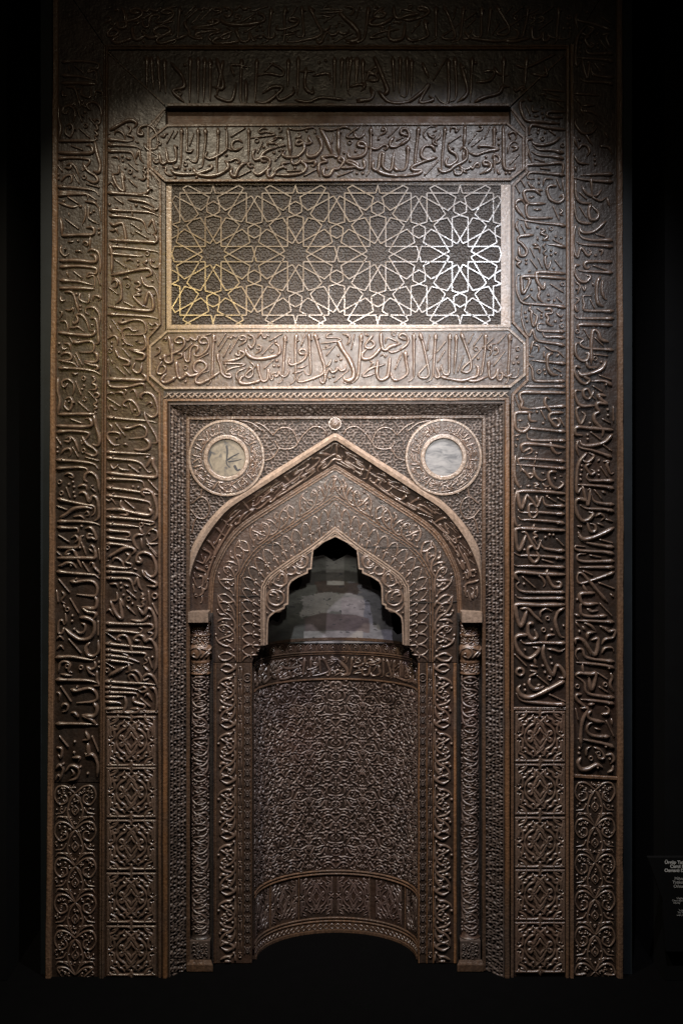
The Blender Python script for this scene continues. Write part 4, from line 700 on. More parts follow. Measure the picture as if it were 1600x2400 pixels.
for c0, c1, c2, c3, n, w_ in spl:
    mpn = quadmap(c0, c1, c2, c3, n, w_)
    a = Acc(); g = np.array([(0, 0), (n, 0), (n, w_), (0, w_)], float); a.add(mpn(g[:, 0], g[:, 1], np.full(4, -.006)), [(0, 1, 2, 3)], False)
    b = a.build('splayed_border', M['ground'], mih)
    a = Acc(); pierced(a, 1, n-1, 1.5, w_-1.5, mpn, .001, .011, *((8.8, 6.6, 3.5, 1.9) if n < 1000 else (6.8, 8.6, 2.0, 3.2)), step=1.75)
    rail(a, [(0, 1), (n, 1)], 1.2, 0, .004, mp=mpn); rail(a, [(0, w_-1), (n, w_-1)], 1.2, 0, .004, mp=mpn)
    a.build('openwork', M['fine'], b)
a = Acc(); rail(a, [(441.5, 2273), (441.5, 980), (1133, 977), (1133, 2273)], 4.4, D1, .006); a.build('inner_rail', M['rail'], mih)

# ------------------------------------------------------------------ arches
O1 = [(441, 1437), (441, 1345), (446, 1297), (458, 1266), (487, 1222), (537, 1172), (615, 1120), (700, 1067), (785, 1013)]
O2 = [(443, 1437), (444, 1362), (454, 1318), (474, 1273), (502, 1231), (537, 1192), (595, 1153), (694, 1089), (785, 1030)]
O3 = [(488, 1437), (491, 1377), (496, 1339), (510, 1303), (530, 1266), (567, 1226), (653, 1170), (785, 1088)]
O4 = [(499, 1437), (501, 1387), (506, 1347), (520, 1312), (541, 1276), (577, 1238), (653, 1187), (785, 1103)]
O5 = [(557, 1551), (557, 1370), (563, 1343), (580, 1311), (612, 1277), (697, 1221), (785, 1162)]
O6 = [(613, 1510), (613, 1388), (618, 1368), (631, 1348), (673, 1317), (726, 1282), (785, 1236)]
O7 = [(625.5, 1510), (626.7, 1463), (629, 1448), (632.7, 1443), (643.6, 1434), (665.4, 1425), (666.6, 1418), (674, 1415), (675, 1378), (677, 1370), (682, 1362), (697, 1352), (720, 1342), (720, 1334.5), (728.5, 1332), (731, 1303), (733, 1288), (741, 1278), (765, 1266), (786, 1256)]
def curve(p, step=8):
    # smooth away from the apex: spline each half
    return [tuple(q) for q in resample(p, step)]
# spandrel
sp_out = [(441, 1440), (441, 979), (1133, 976), (1133, 1440)]
o1 = curve(O1); O1f = full(o1)
spn = board('spandrel_board', sp_out+list(reversed(O1f[1:-1])), D1+.012, .12, 'ground')
o1a = np.array(o1)
def arch_y(x): xx = x if x < 785 else 1570-x; return np.interp(xx, o1a[:, 0], o1a[:, 1])
MED = [(531, 1073.5), (1039, 1071.5)]
def in_sp(x, y): return (y < arch_yv(x)-1) & (np.minimum(*[np.hypot(x-cx, y-cy) for cx, cy in MED]) > 88)
def arch_yv(x): return np.interp(np.where(x < 785, x, 1570-x), o1a[:, 0], o1a[:, 1])
a = Acc(); pierced(a, 444, 1130, 982, 1330, flat(D1+.006), .001, .011, 8.6, 6.4, 3.3, 1.75, 1.7, in_sp)
a.build('openwork', M['fine'], spn)
a = Acc()   # larger scroll stems lying over the openwork
for sgn in (1, -1):
    mx = lambda q: [(785+sgn*(x-785), y) for x, y in q]
    for q in ([(640, 1020), (655, 1005), (675, 1003), (690, 1015), (697, 1040), (680, 1052), (655, 1050), (645, 1035)], [(697, 1040), (712, 1018), (735, 1000), (757, 1005), (765, 1018)],
              [(620, 1080), (640, 1072), (655, 1050)], [(450, 1180), (470, 1165), (485, 1172), (492, 1195), (480, 1215), (462, 1212), (448, 1195)], [(470, 1165), (478, 1140), (500, 1160)], [(600, 990), (620, 1000), (640, 1020)],
              [(560, 985), (590, 992), (615, 1010)], [(450, 1250), (455, 1225), (462, 1212)]):
        a = Acc(); sweep(a, resample(mx(q), 4), 1.9, flat(D1+.004), .004, ROUND5); a.build('scroll_stem', M['letter'], spn)
a = Acc(); poly(a, [(785+15*math.cos(t*math.pi/10), 993+15*math.sin(t*math.pi/10)) for t in range(20)], D1-.004, back=D1+.012)
rs = a.build('rosette', M['rail'], mih)
a = Acc()
for k in range(12):
    t = k*math.pi/6; t2 = (k+5)*math.pi/6
    sweep(a, np.array([(785+12*math.cos(t), 993+12*math.sin(t)), (785+12*math.cos(t2), 993+12*math.sin(t2))]), 1.0, flat(D1-.004), .0035+k*.00005, ROUND5)
rail(a, [(785+14*math.cos(t*math.pi/10), 993+14*math.sin(t*math.pi/10)) for t in range(20)], 1.4, D1-.004, .003, closed=True)
a.build('rosette_tracery', M['letter'], rs)

# arch trim: two facets
o2 = curve(O2); O2f = full(o2)
a = Acc(); mid = [((x1+x2)/2, (y1+y2)/2) for (x1, y1), (x2, y2) in zip(arc(O1f, 140), arc(O2f, 140))]
loft(a, O1f, mid, D1+.006, D1-.006, 140); loft(a, mid, O2f, D1-.006, D1-.002, 140)
edge(a, [tuple(q) for q in arc(O2f, 140)], D1-.002, D1+.022); edge(a, [tuple(q) for q in arc(O1f, 140)], D1+.006, D1+.014)
a.build('arch_trim', M['rail_rubbed'], mih)
# inscription arch
def archmap(A, B, dA, dB, n=400):
    a = arc(A, n); b = arc(B, n)
    PA = np.array([P(x, y, dA) for x, y in a]); PB = np.array([P(x, y, dB) for x, y in b])
    La = np.sum(np.linalg.norm(np.diff(a, axis=0), axis=1)); Lb = np.sum(np.linalg.norm(np.diff(b, axis=0), axis=1)); L = (La+Lb)/2
    W = float(np.median(np.linalg.norm(a-b, axis=1)))
    def f(x, y, h):
        s = np.clip(x/L*(n-1), 0, n-1.001); i = s.astype(int); fr = (s-i)[:, None]; v = (y/W)[:, None]
        q = (PA[i]*(1-fr)+PA[i+1]*fr)*(1-v)+(PB[i]*(1-fr)+PB[i+1]*fr)*v
        q[:, 1] -= h; return q
    return f, L, W
D2, D3 = D1+.022, D1+.055
O3f = full(curve(O3)); mpA, LA, WA = archmap(O2f, O3f, D2, D3)
a = Acc(); loft(a, O2f, O3f, D2, D3, 200); ia = a.build('inscription_arch', M['field'], mih)
sx = (LA-30)/875.0; sy = (WA-6)/128.0
letters(xf(B1+B2+B3, lambda x, y: (15+(x-352)*sx, 3+(y-292)*sy)), mpA, ia, .75, .66, sep=False)
# mouldings
O4f = full(curve(O4))
a = Acc()
m1, m2 = arc(O3f, 200), arc(O4f, 200)
loft(a, O3f, O4f, D3, D3+.004, 200)
for t, w_, h_ in ((.08, 1.6, .006), (.42, 2.6, .009), (.82, 2.2, .006)):
    rail(a, [tuple(q) for q in (m1*(1-t)+m2*t)], w_, D3+.004, h_)
a.build('arch_moulding', M['rail'], mih)
# face board with the cusped opening
DF = .115
jb = [(613, 1512), (600, 1530), (593, 1545), (591, 1551.5)]
lh = [(499, 1551.5)]+curve(O4)
outl = full(lh); inner = [(591, 1551.5), (593, 1545), (600, 1530), (614, 1512), (625, 1510)]+O7[1:]
fb = board('arch_face_board', outl+list(reversed(full(inner))), DF, DF+.045, 'field')
def pairs(A, B, n=300): return archmap(A, B, DF, DF, n)
# vine scroll round the arch
O4v = full([(500, 1551)]+curve(O4)); O5f = full(curve(O5))
mpV, LV, WV = pairs(O4v, O5f)
def tile(acc, strokes, mp, x0, x1, period, fx, hs=1, ws=1, step=4):
    k = 0
    while x0+k*period < x1-period*.15:
        for kk, wv, p in strokes:
            q = [fx(x, y) for x, y in p]; q = [(x0+k*period+u, v) for u, v in q]
            q = [(u, v) for u, v in q if u <= x1]
            if (kk in 'drb' and q) or len(q) > 1: stroke(acc, (kk, wv, q), mp, hs, ws, step, ROUND5)
        k += 1
a = Acc()
half = LV/2; nper = 4; per = half/nper
fxl = lambda x, y: ((y-140)/1180*per, 4+(WV-8)*(x-130)/430)
tile(a, VINE, mpV, 2, half, per, fxl, .62, .95)
fxr = lambda x, y: (per-(y-140)/1180*per, 4+(WV-8)*(x-130)/430)
for k in range(nper):
    for kk, wv, p in VINE: stroke(a, (kk, wv, [(lambda u, v: (half+k*per+u, v))(*fxr(x, y)) for x, y in p]), mpV, .9, 1.3, 4, ROUND5)
a.build('vine_scroll', M['letter'], fb)
# dotted rail
a = Acc(); q = arc(O5f, 220)
rail(a, [tuple(p) for p in q+0], 1.6, DF, .005)
q2 = arc(full([(563, 1551)]+[(x+6, y+4) for x, y in curve(O5)[1:]]), 220); rail(a, [tuple(p) for p in q2], 1.2, DF, .004)
a.build('arch_moulding', M['rail'], fb)
O5b = full([(566, 1551)]+[(x+8, y+5) for x, y in curve(O5)[1:]]); O6e = full([(600, 1545), (610, 1520)]+curve(O6))
mpD, LD, WD = pairs(O5f, O5b)
mpF, LF, WF = pairs(O5b, O6e)
a = Acc(); n = int(LF/25); per2 = LF/n; hm = LF/2
for k in range(n+1):
    s = k*per2
    T = WF/46
    for q, w_ in (([(0, 3), (-7, 9), (-11.5, 19), (-12.5, 29)], 3.2), ([(0, 3), (7, 9), (11.5, 19), (12.5, 29)], 3.2), ([(12.5, 27), (12.5, 36), (12, 45)], 4.2), ([(4, 31), (9, 27), (12.5, 30)], 3.4), ([(21, 31), (16, 27), (12.5, 30)], 3.4), ([(-4, 45), (0, 40), (4, 45)], 3)):
        qq = [(s+x*per2/25, y*T) for x, y in q]
        if min(u for u, v in qq) < 0 or max(u for u, v in qq) > LF: continue
        stroke(a, ('t%g' % w_, w_, qq), mpF, .85, 1.3, 3, ROUND5)
    if s+12.5 < LF: dome(a, s+12.5, 24*T, 3.0, mpF, .007, 7)
    if 4 < s < LF-4: dome(a, s/LF*LD, WD*.62, 3.0, mpD, .006, 8, hole=1)
a.build('fan_scroll', M['letter'], fb)
# inner moulding and cusp field
a = Acc(); q = full([(613, 1512)]+curve(O6))
for off, w_, h_ in ((0, 2.0, .008), (6, 2.2, .006), (11, 1.2, .005)):
    c = np.array(q); c[:, 0] = np.where(c[:, 0] < 785, c[:, 0]+off*.8, c[:, 0]-off*.8); c[:, 1] += off*.55*(c[:, 1] < 1400)
    c = [tuple(p) for p in c if abs(p[0]-785) > .5 or True]; rail(a, c, w_, DF, h_)
rail(a, full(O7), 2.2, DF, .007)
a.build('cusp_moulding', M['rail_rubbed'], fb)
cs = parse('''t5 195,630 260,665 265,740 200,780 130,750 115,680 150,635 195,630;t5 170,690 130,670 160,650 200,665 215,700 195,730;r.6 215,715;b.7 160,560 115,580 110,850 270,640 250,600;t5 150,590 140,540 180,470 240,450 290,490 300,550 260,590 215,590 170,560 190,500
t5 215,540 240,480 275,500 270,560;t4 270,805 220,840 150,830 100,770 95,640;r.6 215,530;t5 330,400 290,430 300,470 350,480 385,450 370,410 340,400;t5 380,440 400,470 440,470 430,450;b.6 350,400 240,410 490,260 440,460;t5 365,400 360,340 410,305 470,310 495,350 480,400 430,420 385,390
t5 390,370 420,400 450,380 430,340 460,330;r.6 425,370;t5 480,260 470,290 500,330 495,400;t4 750,90 735,60 715,85 735,105;t4 700,110 720,70 765,40;t4 245,600 215,640 230,660;t5 300,480 290,530 280,600;t3.4 140,620 120,600 125,540''', 600, 1230, 4.126)
for side in (cs, [(k, wv, mirror(p)) for k, wv, p in cs]):
    a = Acc()
    for st in side: stroke(a, st, flat(DF), .7, 1.15, 3, ROUND5)
    a.build('cusp_scroll', M['letter'], fb, kind='stuff')

for q in ([(903, 1410), (920, 1411), (960, 1410), (1010, 1412), (1081, 1409)], [(852, 1281), (890, 1283), (940, 1282), (985, 1284)], [(861, 1140), (892, 1178), (920, 1206), (948, 1240), (975, 1276)], [(600, 1275), (640, 1276), (668, 1274)], [(560, 1396), (575, 1397), (612, 1395)]):
    a = Acc(); sweep(a, resample([(x, y+random.uniform(-.6, .6)) for x, y in resample(q, 12)], 4), .75, flat(DF), .005, FLATB, True, False); a.build('crack', M['ground'], fb)
# lower pilasters
def pilaster(sgn):
    m_ = (lambda p: p) if sgn > 0 else mirror
    pb = board('pilaster', m_([(499.5, 1553.5), (590.5, 1553.5), (590.5, 2257), (499.5, 2257)]), DF, DF+.06, 'field')
    a = Acc(); 
    for x, w_ in ((504, 4.0), (555, 1.3), (570.5, 1.3), (588.8, 1.6)): rail(a, m_([(x, 1554), (x, 2256)]), w_, DF, .005)
    a.build('pilaster_rail', M['rail_worn'] if sgn < 0 else M['rail'], pb)
    base = flat(DF); mp = base if sgn > 0 else (lambda x, y, h: base(1570-x, y, h))
    a = Acc(); y = 1556
    k = 0
    while y < 2235:
        for kk, wv, p in VINE:
            q = [(510+(px-130)/430*43, y+(py-140)/9.05) for px, py in p]; q = [(u, min(v, 2254)) for u, v in q if v < 2256]
            if len(q) > 1 or (q and kk in 'drb'): stroke(a, (kk, wv, q), mp, .9, 1.25, 4, ROUND5)
        y += 130.4
    a.build('vine_scroll', M['letter'], pb)
    a = Acc(); y = 1560
    while y < 2240:
        L = 38
        for q in ([(559.5, y+6), (559.5, y+L-4)], [(566, y+6), (566, y+L-4)]): sweep(a, np.array(q, float), 1.1, mp, .004, ROUND5)
        sweep(a, resample([(559.5, y+6), (562, y+2), (566, y+4), (565, y+8)], 2), 1.2, mp, .005, ROUND5)
        sweep(a, resample([(559.5, y+L-6), (563, y+L-3), (566.5, y+L+3)], 2), 1.3, mp, .0055, ROUND5)
        sweep(a, resample([(566, y+L-6), (562, y+L-2), (559, y+L+4), (562, y+L+7), (566, y+L+5)], 2), 1.3, mp, .005, ROUND5)
        y += 42.6
    a.build('chain_moulding', M['letter'], pb)
    a = Acc(); y = 1588
    sweep(a, resample([(580+9*math.cos(t), y+9*math.sin(t)) for t in np.linspace(0, 6.28, 17)], 3), 1.4, mp, .005, ROUND5); dome(a, 580, y, 4, mp, .005, 6, hole=1)
    y = 1606
    while y < 2235:
        for q in ([(573, y), (580, y+9), (587, y)], [(573, y+18), (576, y+8), (580, y+2), (584, y+8), (587, y+18)], [(577, y+14), (580, y+9), (583, y+14)]):
            sweep(a, resample(q, 3), 1.2, mp, .004, ROUND5)
        dome(a, 580, y+14, 2.4, mp, .004, 6); y += 24.5
    a.build('leaf_moulding', M['fine'], pb)
    # plain side between column and pilaster
    a = Acc(); x = 497 if sgn > 0 else 1073
    F = [P(x, 1437, .07), P(x, 2262, .07), P(499 if sgn > 0 else 1071, 2262, DF+.01), P(499 if sgn > 0 else 1071, 1437, DF+.01)]
    a.add(F, [(0, 1, 2, 3)], False); a.build('reveal', M['ground'], pb)
pilaster(1); pilaster(-1)

# ------------------------------------------------------------------ engaged columns
def column(sgn):
    root = bpy.data.objects.new  # parts hang straight on the mihrab
    cx = 468 if sgn > 0 else 1570-468
    prof = [(1459, 26), (1463, 25), (1467, 22), (1486, 22), (1488, 25), (1491, 25), (1493, 22), (1512, 21.5), (1514, 24), (1520, 27.5), (1530, 28.5), (1540, 26), (1547, 22), (1550, 24), (1554, 24), (1557, 21.5), (1576, 21.5), (1578, 24), (1581, 24), (1584, 20), (2196, 20), (2200, 25), (2206, 25), (2208, 22)]
    DB = .098
    def surf(x, y, h):  # x across (-1..1)*units, wraps a half ellipse
        hw = np.interp(y, [p[0] for p in prof], [p[1] for p in prof])
        th = np.clip(x/hw, -1, 1)*math.pi/2
        dep = DB-(hw/S*.85)*np.cos(th); k = (DIST+dep)/DIST
        k0 = (DIST+.07)/DIST
        nx = np.sin(th)
        return np.stack([(cx-CX)/S*k0+(hw/S+h)*nx*k0, dep-h*np.cos(th), ZC+(CY-y)/S*k0], -1)
    def part(name, i0, i1, m, parent=mih):
        a = Acc(); ys = [p[0] for p in prof[i0:i1+1]]; hs_ = [p[1] for p in prof[i0:i1+1]]; K = 13
        v = []
        for y, hw in zip(ys, hs_):
            t = np.linspace(-hw, hw, K); v.append(surf(t, np.full(K, y), np.zeros(K)))
        v = np.concatenate(v); a.add(v, [(i*K+j, i*K+j+1, (i+1)*K+j+1, (i+1)*K+j) for i in range(len(ys)-1) for j in range(K-1)], True)
        return a.build(name, M[m], parent)
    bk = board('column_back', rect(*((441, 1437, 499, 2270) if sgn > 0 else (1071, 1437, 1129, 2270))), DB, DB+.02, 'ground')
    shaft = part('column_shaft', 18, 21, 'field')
    cap = part('capital', 0, 18, 'rail')
    a = Acc()
    for y0, y1 in ((1467, 1486), (1493, 1512), (1557, 1576)):
        openwork(a, -20, 20, y0, y1, surf, 8, 7, .004, None, 1.5, ROUND5)
    for q in ([(-22, 1545), (-14, 1522), (-2, 1518), (2, 1530), (-4, 1544)], [(2, 1518), (12, 1524), (22, 1536)], [(22, 1518), (10, 1530), (2, 1542)], [(-8, 1530), (-12, 1536), (-6, 1541)], [(10, 1540), (18, 1530), (24, 1542)]):
        sweep(a, resample(q, 3), 2.0, surf, .005, ROUND5)
    a.build('capital_carving', M['letter'], cap)
    global REC
    a = Acc(); y = 1586; REC = []; k = 0
    while y < 2185:
        f = 1 if k % 2 else -1
        for kk, wv, p in VINE:
            q = [(f*((px-345)/430*34), y+(py-140)/9.05*.88+random.uniform(-.5, .5)) for px, py in p]; q = [(u, v) for u, v in q if v < 2192]
            if len(q) > 1 or (q and kk in 'drb'): stroke(a, (kk, wv, q), surf, .42, .9, 3.5, ROUND5)
        y += 115; k += 1
    occ = REC; REC = None; filler(a, -19, 19, 1586, 2190, surf, 9, .004, 1.4, occ, 4.5)
    a.build('shaft_carving', M['niche'], shaft)
    a = Acc(); m_ = (lambda p: p) if sgn > 0 else mirror
    poly(a, m_(rect(441, 1435, 488, 1459)), .038, back=.11); a.build('abacus', M['rail_rubbed'], mih)
    a = Acc(); poly(a, m_(rect(445, 2206, 492, 2248)), .055, back=.11); bb = a.build('column_base', M['fine'], mih)
    a = Acc(); mp = flat(.055); mp2 = mp if sgn > 0 else (lambda x, y, h: mp(1570-x, y, h)); openwork(a, 450, 488, 2210, 2244, mp2, 9, 8.5, .005, None, 1.6, ROUND5); a.build('base_carving', M['fine'], bb)
    a = Acc(); A = m_([(442, 2249), (494, 2249)]); B = m_([(438, 2262), (499, 2262)]); C_ = m_([(438, 2277), (499, 2277)])
    loft(a, A, B, .053, .045, 4); loft(a, B, C_, .045, .045, 4)
    for X in (A[1], ): pass
    v = [P(*A[1], .053), P(*B[1], .045), P(*C_[1], .045), P(*C_[1], .12), P(*A[1], .12)]; a.add(v, [(0, 1, 2, 3, 4)], False)
    a.build('base_plinth', M['rail'], bb)
column(1); column(-1)

# ------------------------------------------------------------------ medallions
def medallion(cx, cy, glass, strokes):
    DM = D1-.003
    a = Acc(); N = 72; ang = [2*math.pi*i/N for i in range(N)]
    circ = lambda r: [(cx+r*math.cos(t), cy+r*math.sin(t)) for t in ang]
    poly(a, circ(90), DM, [circ(44)], D1+.014); b = a.build('medallion', M['field'], mih)
    a = Acc(); rail(a, circ(87), 3.2, DM, .004, closed=True); rail(a, circ(49), 5.4, DM, .005, closed=True); edge(a, circ(44)+circ(44)[:1], DM, DM+.012); a.build('medallion_ring', M['rail_rubbed'], b)
    L = 2*math.pi*70; fl = flat(DM)
    def mp(x, y, h):
        t = x/L*2*math.pi-math.pi/2; r = 84.5-y; return fl(cx+r*np.cos(t), cy+r*np.sin(t), h)
    a = Acc()
    for st in xf(strokes, lambda x, y: ((x-352)*(L/875), 1+(y-775)*(27/128))): stroke(a, st, mp, .5, .50, 2.5, ROUND5)
    a.build('lettering', M['letter'], b)
    a = Acc(); poly(a, circ(44.2), DM+.008); a.build('medallion_disc', glass, b)
def discmat(name, cols, sc_, seed):
    m, nt, b = mat(name); N = nt.nodes; L = nt.links
    tc = N.new('ShaderNodeTexCoord'); mp = N.new('ShaderNodeMapping'); mp.inputs['Location'].default_value = (seed, 0, seed); mp.inputs['Scale'].default_value = sc_
    L.new(tc.outputs['Object'], mp.inputs['Vector'])
    n = N.new('ShaderNodeTexNoise'); n.inputs['Scale'].default_value = 34; n.inputs['Detail'].default_value = 8; n.inputs['Roughness'].default_value = .62; n.inputs['Distortion'].default_value = .6
    L.new(mp.outputs[0], n.inputs['Vector'])
    r = N.new('ShaderNodeValToRGB'); e = r.color_ramp.elements
    e[0].position = .36; e[0].color = (*cols[0], 1); e[1].position = .47; e[1].color = (*cols[1], 1)
    x = e.new(.68); x.color = (*cols[2], 1)
    L.new(n.outputs['Fac'], r.inputs['Fac']); L.new(r.outputs[0], b.inputs['Base Color']); b.inputs['Roughness'].default_value = .45
    return m
medallion(*MED[0], discmat('painted_disc_cream', [(.022, .022, .022), (.075, .064, .046), (.125, .108, .078)], (1, 1, 1), 3.1), A1+A2+A3)
medallion(*MED[1], discmat('painted_disc_grey', [(.03, .031, .035), (.075, .075, .076), (.125, .122, .12)], (.6, 1, 1.7), 8.4), B1+B2+B3 and xf(B1+B2+B3, lambda x, y: (x, y+487)))
# dark brush strokes left on the cream disc
pm = flat(D1+.0045); INK = plain('faded_ink', (.03, .032, .035), .6, .2, .5)
for q, w_ in (([(531, 1045), (533, 1060), (531, 1085), (538, 1095)], 2.4), ([(533, 1078), (545, 1070), (560, 1062)], 2.2), ([(535, 1082), (552, 1080), (566, 1076)], 1.8), ([(550, 1092), (556, 1102), (563, 1100)], 3.4), ([(495, 1060), (490, 1078), (497, 1097)], 2.0)):
    a = Acc(); sweep(a, resample(q, 3), w_*np.linspace(1, .5, len(resample(q, 3))), pm, .0004, FLATB, True, False)
    a.build('brush_mark', INK, bpy.data.objects['medallion'])

# ------------------------------------------------------------------ knot panels and lower arabesques
SH = {}
def knot(cx, cy, sx, sy, parent, first):
    a = Acc(); hw, hh = 56.5*sx, 57.5*sy
    poly(a, [(cx-hw, cy-hh), (cx+hw, cy-hh), (cx+hw, cy+hh), (cx-hw, cy+hh)], D_IN-.002, back=D_IN+.004)
    b = a.build('knot_panel', M['field'], parent)
    a = Acc(); mp = flat(D_IN-.002)
    i = 0
    for mxs in (1, -1):
        for mys in (1, -1):
            for k, wv, p in KQ:
                i += 1
                q = [(cx+mxs*x*sx*(1 if mxs > 0 else 1), cy+mys*y*sy) for x, y in p]
                stroke(a, (k, wv, q), mp, .72+.004*i % .03, 1.22, 3.2, ROUND)
    rail(a, [(cx-hw+2, cy-hh+2), (cx+hw-2, cy-hh+2), (cx+hw-2, cy+hh-2), (cx-hw+2, cy+hh-2)], 2.0, D_IN-.002, .005, closed=True)
    for yy in (-1, 1): sweep(a, np.array([(cx, cy+yy*(hh+1)-7), (cx, cy+yy*(hh+1)), (cx, cy+yy*(hh+1)+7)]), np.array([.4, 4.5, .4]), mp, .006, ROUND5)
    a.build('knotwork', M['letter'], b)
for y in (1737, 1857, 1980, 2104, 2228): knot(308.5, y, 1.02, 1.03, mih, False)
for y in (1726, 1849.5, 1974, 2097, 2220): knot(1264.5, y, 1.03, 1.04, mih, False)
AR = parse('''t4.6 0,0 60,-50 115,-45 135,20 100,75 55,55 60,15 90,10;t4.6 0,0 -35,60 -50,130 -30,190 0,250;t4 0,150 22,115 0,80;t4 30,200 60,170 110,160 130,190;t4 60,95 80,130 130,140;d.6 90,25 40,110 120,110 100,205 30,165;t4 20,-70 60,-90 110,-80;t3.4 0,0 30,30 40,60;r.5 0,120''', 0, 0, 2.958)
def arabesque(cx, y0, y1, hw, parent, d):
    global REC
    a = Acc(); mp = flat(d); y = y0+24; REC = []
    per_ = 85.0; k = 0
    while y < y1-4:
        for mxs in (1, -1):
            for kk, wv, p in AR:
                q = [(cx+mxs*x*hw/46*.97, y+yy+random.uniform(-.6, .6)) for x, yy in p]
                q = [(u, v) for u, v in q if y0 < v < y1-2]
                if len(q) > 1 or (q and kk in 'drb'): stroke(a, (kk, wv, q), mp, .62+.02*mxs, 1.0, 3.5, ROUND5)
        y += per_; k += 1
    occ = REC; REC = None; filler(a, cx-hw+2, cx+hw-2, y0+3, y1-5, mp, 12, .0055, 1.9, occ, 6.5, .12)
    a.build('arabesque', M['letter'], parent)
arabesque(177, 1836, 2292, 50, ob_l2, D_OUT+.001); arabesque(1393, 1828, 2290, 48, ob_r2, D_OUT+.001)

# ------------------------------------------------------------------ the niche shell
CXN = 788.0; R = .333; DN = .152; BD = .243; K = (DIST+DN+BD)/DIST; XC = (CXN-CX)/S*1.041
def cyl(x, y, h):
    th = (x-CXN)/S*K/R; r = R-h
    return np.stack([XC+r*np.sin(th), DN+(BD-h)*np.cos(th), ZC+(CY-y)/S*K], -1)
def shell(acc, x0, x1, y0, y1, h=0.0, thick=.02):
    n = max(2, int((x1-x0)/8)); t = np.linspace(x0, x1, n+1)
    A = cyl(t, np.full(n+1, y0), np.full(n+1, h)); B = cyl(t, np.full(n+1, y1), np.full(n+1, h))
    C_ = cyl(t, np.full(n+1, y0), np.full(n+1, h-thick)); E = cyl(t, np.full(n+1, y1), np.full(n+1, h-thick)); m = n+1
    f = [(i, i+1, m+i+1, m+i) for i in range(n)]; acc.add(np.vstack([A, B]), f, True)
    acc.add(np.vstack([A, C_]), f, False); acc.add(np.vstack([B, E]), f, False)
    acc.add([A[0], B[0], E[0], C_[0]], [(0, 1, 2, 3)], False); acc.add([A[-1], B[-1], E[-1], C_[-1]], [(0, 1, 2, 3)], False)
HX = math.pi/2*R*S/K
YB = CY+ZC*S/K-.5
planks = [(CXN-HX, CXN-96.6), (CXN-95.4, CXN+94), (CXN+95, CXN+HX)]
shells = []
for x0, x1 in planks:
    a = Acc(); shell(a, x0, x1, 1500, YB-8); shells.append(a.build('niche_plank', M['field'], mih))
a = Acc(); shell(a, CXN-HX, CXN+HX, 1493, 1499.5, .012, .035); a.build('niche_rim', M['rail'], mih)
a = Acc(); shell(a, CXN-HX, CXN+HX, YB-22, YB-6, .004, .03); shell(a, CXN-HX, CXN+HX, YB-6, YB, .010, .036); fr = a.build('niche_foot', M['rail'], mih)
a = Acc(); x = CXN-HX+8
fm = lambda x, y, h: cyl(x, y, h+.004)
while x < CXN+HX-8:
    sweep(a, np.array([(x-7, YB-14), (x, YB-20), (x+7, YB-14), (x, YB-8), (x-7, YB-14)]), .9, fm, .0025, ROUND5, False); x += 14
a.build('diamond_carving', M['letter'], fr)
for y, w_, h_ in ((1503, 1.4, .005), (1527, 1.6, .008), (1532, 1.4, .004), (1591, 1.8, .006), (2040, 1.6, .006), (2047, 1.6, .006), (YB-33, 1.8, .006), (YB-26, 1.8, .007)):
    a = Acc(); rail(a, [(x, y) for x in np.linspace(CXN-HX, CXN+HX, 60)], w_, 0, h_, mp=cyl); a.build('niche_moulding', M['rail'], mih)
for x in (CXN-180, CXN-92, CXN+80, CXN+190): a = Acc(); rail(a, [(x, 2048), (x, YB-34)], 1.5, 0, .004, mp=cyl); a.build('niche_panel_divider', M['rail'], mih)
sh = shells[1]
a = Acc(); x = CXN-HX+14
while x < CXN+HX-8:
    for q, w_ in (([(-11, 1525), (-11, 1515), (-6, 1508), (0, 1505), (6, 1508), (11, 1515), (11, 1525)], 1.3), ([(-5, 1523), (-6, 1515), (0, 1510), (6, 1515), (5, 1523)], 1.2), ([(0, 1524), (-3, 1519), (3, 1517)], 1.2)):
        sweep(a, resample([(x+u, v) for u, v in q], 3), w_, cyl, .0045, ROUND5)
    dome(a, x, 1515, 2, cyl, .004, 6); x += 26.2
a.build('lunette_frieze', M['letter'], sh)
a = Acc()
for st in xf(A1+A2+A3, lambda x, y: (CXN+(x-788)*.645, 1536+(y-775)*.385)):
    stroke(a, st, cyl, .62, .72, 3, ROUND5)
a.build('lettering', M['letter'], sh)
a = Acc(); hxs = 64.0; pv = 111.0; REC = []
for row in range(5):
    for col in range(-2, 3):
        for mxs in (1, -1):
            for k, wv, p in NICHE:
                q = [(CXN-2+col*2*hxs+mxs*(x-63)/11.2+random.uniform(-.35, .35), 1565+row*pv+y/11.2+random.uniform(-.35, .35)) for x, y in p]
                q = [(u, v) for u, v in q if 1594 < v < 2037 and abs(u-CXN) < HX-3]
                if len(q) > 1 or (q and k in 'drb'): stroke(a, (k, wv, q), cyl, .72+.04*((row+col) % 2), 1.08, 3.4, ROUND5)
a.build('arabesque', M['niche'], sh)
a = Acc(); filler(a, CXN-HX+5, CXN+HX-5, 1596, 2036, cyl, 9, .0045, 1.35, REC, 5.0, .3); REC = None; a.build('small_curls', M['niche'], sh, kind='stuff')
a = Acc()
for c in (-225, -135, -48, 40, 135, 235):
    for mxs in (1, -1):
        for mys in (1, -1):
            for k, wv, p in KQ[1:]:
                q = [(CXN+c+mxs*x*.72, 2099+mys*y*.86) for x, y in p]; q = [(u, v) for u, v in q if abs(u-CXN) < HX-3 and 2050 < v < YB-35]
                if len(q) > 1: stroke(a, (k, wv, q), cyl, .5, .68, 3.6, ROUND5)
a.build('knotwork', M['niche'], sh)

